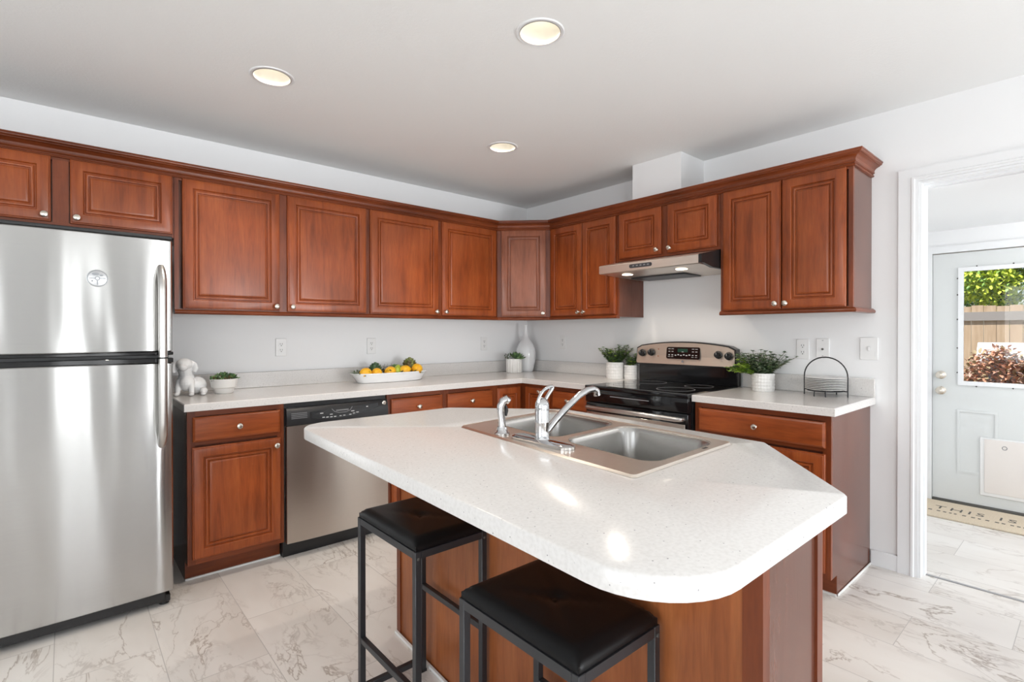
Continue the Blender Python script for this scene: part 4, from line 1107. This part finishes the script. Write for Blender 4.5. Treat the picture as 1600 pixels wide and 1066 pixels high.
c = tc_+V((0.058, 0.038, 0.081)); mb = MB(); rosette(mb, c, .055, 3, (0, 0), (2, 2, 1)); tag(mb.build('succulent_rosette', LEAVES, origin=c, weld=False), 'pale green succulent rosette at the back of the white tray', 'succulent')
c = tc_+V((0.122, 0.028, 0.071)); mb = MB(); mb.ellipsoid(c, .038, .036, .038, 16); tag(mb.build('lime', plain('lime_skin_pale', (.30, .36, .05), .45), origin=c), 'round yellow green lime behind the lemons left of the artichoke', 'fruit')
c = tc_+V((-0.243, -0.013, 0.052)); mb = MB(); rng = random.Random(11)
for i in range(60):
    a = rng.uniform(PI*.55, PI*1.45); p = c+V((rng.uniform(-.035, .05), rng.uniform(-.04, .04), rng.uniform(0, .02)))
    mb.mi = rng.choice((0, 1, 2, 2)); leafgeo(mb, p, (math.cos(a), math.sin(a)*.7, rng.uniform(.1, .9)), (0, 0, 1), rng.uniform(.035, .062), .009, .1, .3)
tag(mb.build('green_sprigs', LEAVES, origin=c, weld=False), 'feathery green sprigs hanging over the left end of the white tray', 'foliage', kind='stuff')
c = tc_+V((0.000, 0.000, 0.041)); mb = MB(); rng = random.Random(12)
for i in range(190):
    a = rng.uniform(0, 2*PI); p = c+V((rng.uniform(-.22, .23), rng.uniform(-.06, .065), rng.uniform(-.008, .028)))
    mb.mi = rng.choice((0, 0, 1, 4, 4)); leafgeo(mb, p, (math.cos(a), math.sin(a), rng.uniform(.3, 1.2)), (0, 0, 1), rng.uniform(.028, .055), rng.uniform(.013, .022), .1, .2)
for k in range(3):
    mb.mi = 5; bz_ = c+V((-.035+.02*k, .03, .0)); mb.tube([bz_, bz_+V((.005*k, .005, .05)), bz_+V((.01*k+.004, .0, .07))], .0012, 4)
    mb.mi = 0
    for i in range(5): leafgeo(mb, bz_+V((.008*k+.002, .002, .055+.006*i)), (math.cos(i*1.7), math.sin(i*1.7), .4), (0, 0, 1), .014, .009)
tag(mb.build('leafy_filler', LEAVES, origin=c, weld=False), 'dark green and brown leaves filling the gaps between lemons in the tray', 'foliage', kind='stuff')

# succulent in fluted pot, tall vase
c = V((-.322, -.182, ZC))
t = thing('potted_succulent', 'green succulent in a white fluted pot left of the tall vase', 'plant', c)
mb = MB(); R = []
for r, z in ((.062, 0), (.067, .004), (.068, .110), (.068, .122)):
    R.append([(c.x+math.cos(q)*(r+.003*math.cos(q*16)), c.y+math.sin(q)*(r+.003*math.cos(q*16)), c.z+z) for q in [2*PI*k/96 for k in range(96)]])
R.append([(c.x+math.cos(q)*.062, c.y+math.sin(q)*.062, c.z+.122) for q in [2*PI*k/96 for k in range(96)]])
R.append([(c.x+math.cos(q)*.060, c.y+math.sin(q)*.060, c.z+.108) for q in [2*PI*k/96 for k in range(96)]])
mb.rings(R); mb.build('pot', M['white_matte'], t, smooth=50)
mb = MB(); rosette(mb, c+V((.012, -.02, .118)), .088, 3, (.25, .1), (1, 1, 0)); rng = random.Random(5)
for i in range(40):
    mb.mi = rng.choice((0, 4, 0)); p = c+V((-.055+rng.uniform(-.02, .02), rng.uniform(-.03, .03), .115))
    leafgeo(mb, p+V((rng.uniform(-.03, .01), 0, rng.uniform(0, .05))), (rng.uniform(-1, .3), rng.uniform(-.8, .8), rng.uniform(.2, 1)), (0, 0, 1), .02, .009)
mb.build('rosette', LEAVES, t, weld=False)
c = V((-.142, -.140, ZC))
mb = MB(); mb.lathe([(.060, 0), (.064, .004), (.072, .03), (.086, .10), (.0905, .155), (.086, .205), (.068, .25), (.042, .285), (.024, .315), (.0165, .35), (.0145, .39), (.0165, .415), (.018, .420), (.013, .420), (.010, .40), (.011, .34), (.02, .31), (.001, .30)], c, seg=44)
tag(mb.build('vase', M['white_gloss'], origin=c, smooth=60), 'tall white bottle-shaped vase standing in the corner of the counter', 'vase')

# textured pots with leafy plants
def texpot(t, c, r, h):
    mb = MB(); R = []
    n = 96
    for j in range(33):
        z = h*j/32; R.append([(c.x+math.cos(q)*(r+rr), c.y+math.sin(q)*(r+rr), c.z+z) for q, rr in
                              [(2*PI*k/n, (.0026*max(-.35, math.cos(q2*12+z/h*17)*math.cos(q2*12-z/h*17)) if 1 < j < 31 else -.001)) for k in range(n) for q2 in [2*PI*k/n]]])
    R.append([(c.x+math.cos(2*PI*k/n)*(r-.006), c.y+math.sin(2*PI*k/n)*(r-.006), c.z+h) for k in range(n)])
    R.append([(c.x+math.cos(2*PI*k/n)*(r-.008), c.y+math.sin(2*PI*k/n)*(r-.008), c.z+h-.012) for k in range(n)])
    mb.rings(R); return mb.build('pot', M['white_matte'], t, smooth=60)
wallx = lambda q: V((min(q.x, -.03), q.y, q.z))
def avL(q):   # keep clear of the wall and of the range backguard
    q = V((min(q.x, -.03), q.y, max(q.z, CT+.03)))
    if q.y < RY0+.006 and q.x > -.15: q.y = RY0+.006
    return q
def avR(q):
    q = V((min(q.x, -.03), q.y, max(q.z, CT+.03)))
    if q.y > RY1-.006 and q.x > -.15: q.y = RY1-.006
    return q
c = V((-.125, -1.135, ZC))
t = thing('potted_plant', 'leafy green plant in a white textured pot left of the range', 'plant', c, 'leafy plants in white pots')
texpot(t, c, .066, .125); rng = random.Random(21)
mb = MB(); sprigs(mb, c+V((0, 0, .112)), .05, .150, 86, rng, (0, 1, 0, 2, 1, 3), .80, .028, avL, droop=.25)
mb.build('foliage', LEAVES, t, weld=False)
mb = MB(); mb.lathe([(.056, 0), (.056, .004), (.001, .006)], c+V((0, 0, .112)), seg=20); mb.build('soil', M['soil'], t)
c = V((-.075, -1.245, ZC))
t = thing('potted_plant', 'smaller plant in a white pot tucked behind the left leafy plant, against the range', 'plant', c, 'leafy plants in white pots')
texpot(t, c, .048, .105); mb = MB(); sprigs(mb, c+V((0, 0, .095)), .03, .12, 18, rng, (0, 1, 3, 2), .8, .027, avL)
mb.build('foliage', LEAVES, t, weld=False)
mb = MB(); mb.lathe([(.039, 0), (.039, .004), (.001, .006)], c+V((0, 0, .092)), seg=20); mb.build('soil', M['soil'], t)
c = V((-.140, -2.255, ZC))
t = thing('potted_plant', 'leafy green plant in a white textured pot right of the range', 'plant', c, 'leafy plants in white pots')
texpot(t, c, .062, .106); rng = random.Random(33)
mb = MB(); sprigs(mb, c+V((0, 0, .096)), .05, .165, 90, rng, (0, 0, 2, 2, 1), 1.05, .028, avR, (-PI, PI), .25); sprigs(mb, c+V((-.025, .04, .095)), .045, .120, 36, rng, (3, 3, 3, 1), 1.5, .029, avR, (PI*.35, PI*.95), .9)
mb.build('foliage', LEAVES, t, weld=False)
mb = MB(); mb.lathe([(.053, 0), (.053, .004), (.001, .006)], c+V((0, 0, .094)), seg=20); mb.build('soil', M['soil'], t)

# plate rack with plates
pc = V((-.135, -2.590, ZC))
t = thing('plate_rack', 'black wire plate rack with arched handle on the right counter', 'rack', pc)
mb = MB(); R_ = .108
pts = [(pc.x, pc.y+R_, ZC), (pc.x, pc.y+R_, ZC+.105)] + [(pc.x, pc.y+R_*math.cos(a), ZC+.105+R_*1.0*math.sin(a)) for a in [PI*k/20 for k in range(1, 20)]] + [(pc.x, pc.y-R_, ZC+.105), (pc.x, pc.y-R_, ZC)]
mb.tube(pts, .0036, 8); mb.build('arch', M['wire'], t)
mb = MB(); mb.torus((pc.x, pc.y, ZC+.030), .088, .0032, (0, 0, 1), 36, 8); mb.tube([(pc.x, pc.y-R_, ZC+.030), (pc.x, pc.y+R_, ZC+.030)], .003, 8); mb.tube([(pc.x-.088, pc.y, ZC+.030), (pc.x+.088, pc.y, ZC+.030)], .003, 8); mb.build('ring_base', M['wire'], t)
for a in (PI-.32, PI+.32, .32, -.32):
    mb = MB(); mb.tube([(pc.x+.088*math.cos(a), pc.y+.088*math.sin(a), ZC+.030), (pc.x+.09*math.cos(a), pc.y+.09*math.sin(a), ZC)], .0034, 8); mb.build('leg', M['wire'], t)
NP = 8; ORD = ['bottom', 'second from the bottom', 'third from the bottom', 'fourth from the bottom', 'fourth from the top', 'third from the top', 'second from the top', 'topmost']
first = None
for i in range(NP):
    z = ZC+.0335+i*.0088
    lab = 'round white stoneware plate in the wire rack, %s of the stack' % ORD[i]
    if first is None:
        mb = MB(); cc = V((pc.x, pc.y, z))
        mb.lathe([(.060, 0), (.066, .0005), (.098, .0045), (.101, .006), (.1005, .0078), (.097, .0078), (.068, .004), (.001, .003)], cc, seg=44)
        first = mb.build('plate', M['plate'], origin=cc, smooth=50); o = first
    else:
        o = first.copy(); o.location = (pc.x, pc.y, z); COL.objects.link(o)
    tag(o, lab, 'plate', 'plates stacked in the wire rack')

# ------------------------------------------------------------------ mudroom mat
m, n, l, b = newmat('coir_mat'); setp(b, rough=.9)
l.new(ramp(n, l, noise(n, l, coords(n, l), 160, 3, .7), [(.3, (.56, .46, .34)), (.7, (.72, .62, .48))]), b.inputs['Base Color'])
bump(n, l, b, noise(n, l, coords(n, l), 300, 2), .5, .004)
t = thing('door_mat', 'tan coir doormat printed THIS IS in front of the exterior door', 'mat', (1.385, -3.2, 0))
mb = MB(); mb.box(1.168, 1.600, -3.72, -2.66, .0006, .012, .003); mb.build('mat', m, t)
def text(body, size, x, y, z, parent, name, spacing=1.0, mat=None):
    cu = bpy.data.curves.new(name, 'FONT'); cu.body = body; cu.size = size; cu.extrude = .0004; cu.space_character = spacing; cu.resolution_u = 3
    o = bpy.data.objects.new(name, cu); COL.objects.link(o)
    dg = bpy.context.evaluated_depsgraph_get(); dg.update()
    me = bpy.data.meshes.new_from_object(o.evaluated_get(dg)); me.name = name
    bpy.data.objects.remove(o); bpy.data.curves.remove(cu)
    rot = Matrix.Rotation(-PI/2, 4, 'Z'); rot.translation = V((x, y, z))-V(parent['_o'])
    me.transform(rot); me.materials.clear(); me.materials.append(mat or M['socket_dark'])
    ob = bpy.data.objects.new(name, me); COL.objects.link(ob); ob.parent = parent; return ob
text('THIS IS', .105, 1.375, -2.805, .0125, t, 'lettering', 1.35)
mb = MB(); rng = random.Random(4)
yy = -2.70
while yy > -3.66:
    w = rng.uniform(.012, .022); mb.box(1.300, 1.318, yy-w, yy, .0121, .0128); yy -= w+rng.uniform(.010, .03)
mb.build('small_lettering', M['socket_dark'], t)

# ------------------------------------------------------------------ outside
m, n, l, b = newmat('dry_ground'); setp(b, rough=.95)
l.new(ramp(n, l, noise(n, l, coords(n, l), 6, 5), [(.3, (.16, .13, .09)), (.7, (.28, .24, .16))]), b.inputs['Base Color'])
mb = MB(); mb.box(1.8, 40, -30, 30, -.30, -.16); struct('ground', mb, m)
t = thing('garden_fence', 'pale wooden board fence seen through the exterior door glass', 'fence', (7.0, -3.5, -.16))
m, n, l, b = newmat('pale_fence_board'); setp(b, rough=.8)
l.new(ramp(n, l, noise(n, l, coords(n, l, (3, 7, .6)), 4, 4), [(.3, (.42, .30, .19)), (.7, (.55, .42, .29))]), b.inputs['Base Color'])
mb = MB(); y = -9.0; rng = random.Random(9)
while y < 3.0:
    mb.box(7.0, 7.02, y, y+.135, -.14, 1.66+rng.uniform(-.012, .012)); y += .14
mb.build('boards', m, t)
mb = MB(); mb.box(6.965, 7.0, -9, 3, 1.44, 1.57); mb.build('top_rail', plain('grey_fence_rail', (.30, .28, .26), .8), t)  # rail in a darker grey than the boards
mb = MB(); mb.box(6.965, 7.0, -9, 3, .1, .19); mb.build('bottom_rail', m, t)
def tree(name, label, x, y, h0, h1, R, cols, seed, cone=False, n=2600, ls=.16):
    rng = random.Random(seed); t = thing(name, label, 'tree', (x, y, -.16))
    mb = MB(); mb.tube([(x, y, -.17), (x+.05, y, (h0+h1)/2), (x, y, h1*.9)], [.14, .09, .03], 8); mb.build('trunk', plain('bark', (.08, .055, .04), .9), t)
    mb = MB(); lobes = [(rng.uniform(-.55, .55)*R, rng.uniform(-.6, .6)*R, rng.uniform(h0+.25*(h1-h0), h1-.2*(h1-h0)), rng.uniform(.45, .7)*R) for _ in range(9)]
    for i in range(n):
        if cone:
            f = rng.random()**1.4; z = h0+(h1-h0)*f; rr = R*(1-f)*math.sqrt(rng.uniform(.3, 1)); a = rng.uniform(0, 2*PI); p = V((x+rr*math.cos(a), y+rr*math.sin(a), z)); dv = V((math.cos(a), math.sin(a), -.25))
        else:
            lx, ly, lz, lr = rng.choice(lobes); a = rng.uniform(0, 2*PI); e = rng.uniform(-1, 1); ce = math.sqrt(1-e*e); rr = lr*rng.uniform(.75, 1.05)
            p = V((x+lx+rr*ce*math.cos(a), y+ly+rr*ce*math.sin(a), lz+rr*e*.8)); dv = V((rng.uniform(-1, 1), rng.uniform(-1, 1), rng.uniform(-.8, .5)))
        mb.mi = rng.randrange(len(cols)); leafgeo(mb, p, dv, (0, 0, 1), ls*rng.uniform(.7, 1.3), ls*(.55 if not cone else .22), .1, .2)
    mb.build('crown', cols, t, weld=False)
lg1 = plain('tree_leaf_green', (.24, .42, .09), .6); lg2 = plain('tree_leaf_yellow_green', (.62, .72, .08), .6); lg3 = plain('tree_leaf_deep', (.14, .28, .09), .6)
sp1 = plain('spruce_blue', (.18, .26, .28), .7); sp2 = plain('spruce_pale', (.33, .43, .45), .7)
tree('leafy_tree', 'dark green leafy tree beyond the fence at left of the door glass', 11.6, -1.35, .9, 3.6, .95, [lg1, lg1, lg3, lg2], 2, n=9000, ls=.10)
tree('leafy_tree', 'bright yellow green leafy tree beyond the fence in the middle of the door glass', 9.6, -2.38, 1.0, 3.4, .70, [lg1, lg2, lg2, lg2], 3, n=8000, ls=.085)
tree('spruce_tree', 'blue grey spruce beyond the fence at right of the door glass', 12.5, -3.0, .4, 3.3, .95, [sp1, sp2, sp1], 4, True, 5000, .2)
rng = random.Random(8)
def shrub(label, x, y, R, h, n, cols):
    t = thing('russet_shrub', label, 'shrub', (x, y, -.16)); mb = MB()
    for k in range(7):
        a = 2*PI*k/7; mb.tube([(x, y, -.165), (x+math.cos(a)*R*.3, y+math.sin(a)*R*.3, h*.5), (x+math.cos(a)*R*.6, y+math.sin(a)*R*.6, h*.8)], [.015, .01, .004], 5)
    mb.build('stems', plain('twig_brown', (.09, .05, .035), .9), t); mb = MB()
    for i in range(n):
        a = rng.uniform(0, 2*PI); e = rng.uniform(-.2, 1); ce = math.sqrt(max(0, 1-e*e)); rr = rng.uniform(.7, 1.05)
        p = V((x+R*rr*ce*math.cos(a), y+R*rr*ce*math.sin(a), h*.45+h*.55*rr*e)); mb.mi = rng.randrange(len(cols))
        leafgeo(mb, p, (rng.uniform(-1, 1), rng.uniform(-1, 1), rng.uniform(-.3, 1)), (0, 0, 1), .07*rng.uniform(.6, 1.3), .035, .1, .2)
    mb.build('foliage', cols, t, weld=False)
ru = [plain('russet_leaf', (.58, .29, .18), .7), plain('dusty_pink_leaf', (.68, .46, .37), .7), plain('olive_leaf', (.40, .32, .18), .7)]
shrub('low russet brown shrub outside, partly hiding the grill', 4.6, -2.82, .36, 1.08, 2400, ru)
shrub('taller russet brown shrub outside at right edge of the door glass', 4.75, -3.62, .36, 1.24, 2400, ru)
gy0, gy1 = -2.95, -2.50
t = thing('outdoor_grill', 'dark outdoor grill with a white lid in front of the fence', 'grill', (5.9, -2.72, -.16))
mb = MB(); mb.box(5.72, 6.1, gy0+.02, gy1-.02, -.16, .86, .02); mb.build('cart', M['body_grey'], t)
mb = MB(); mb.rings([[(5.70, y, .865), (6.12, y, .865), (6.12, y, 1.0), (6.02, y, 1.13), (5.84, y, 1.13), (5.72, y, 1.0)] for y in (gy0, gy1)]); ld = mb.build('lid', plain('white_lid', (.78, .79, .80), .3), t)
mb = MB(); mb.tube([(5.71, gy0+.08, .98), (5.66, gy0+.08, .98), (5.66, gy1-.08, .98), (5.71, gy1-.08, .98)], .012, 8); mb.build('handle', M['black'], ld)

for o in bpy.data.objects:
    if '_o' in o: del o['_o']
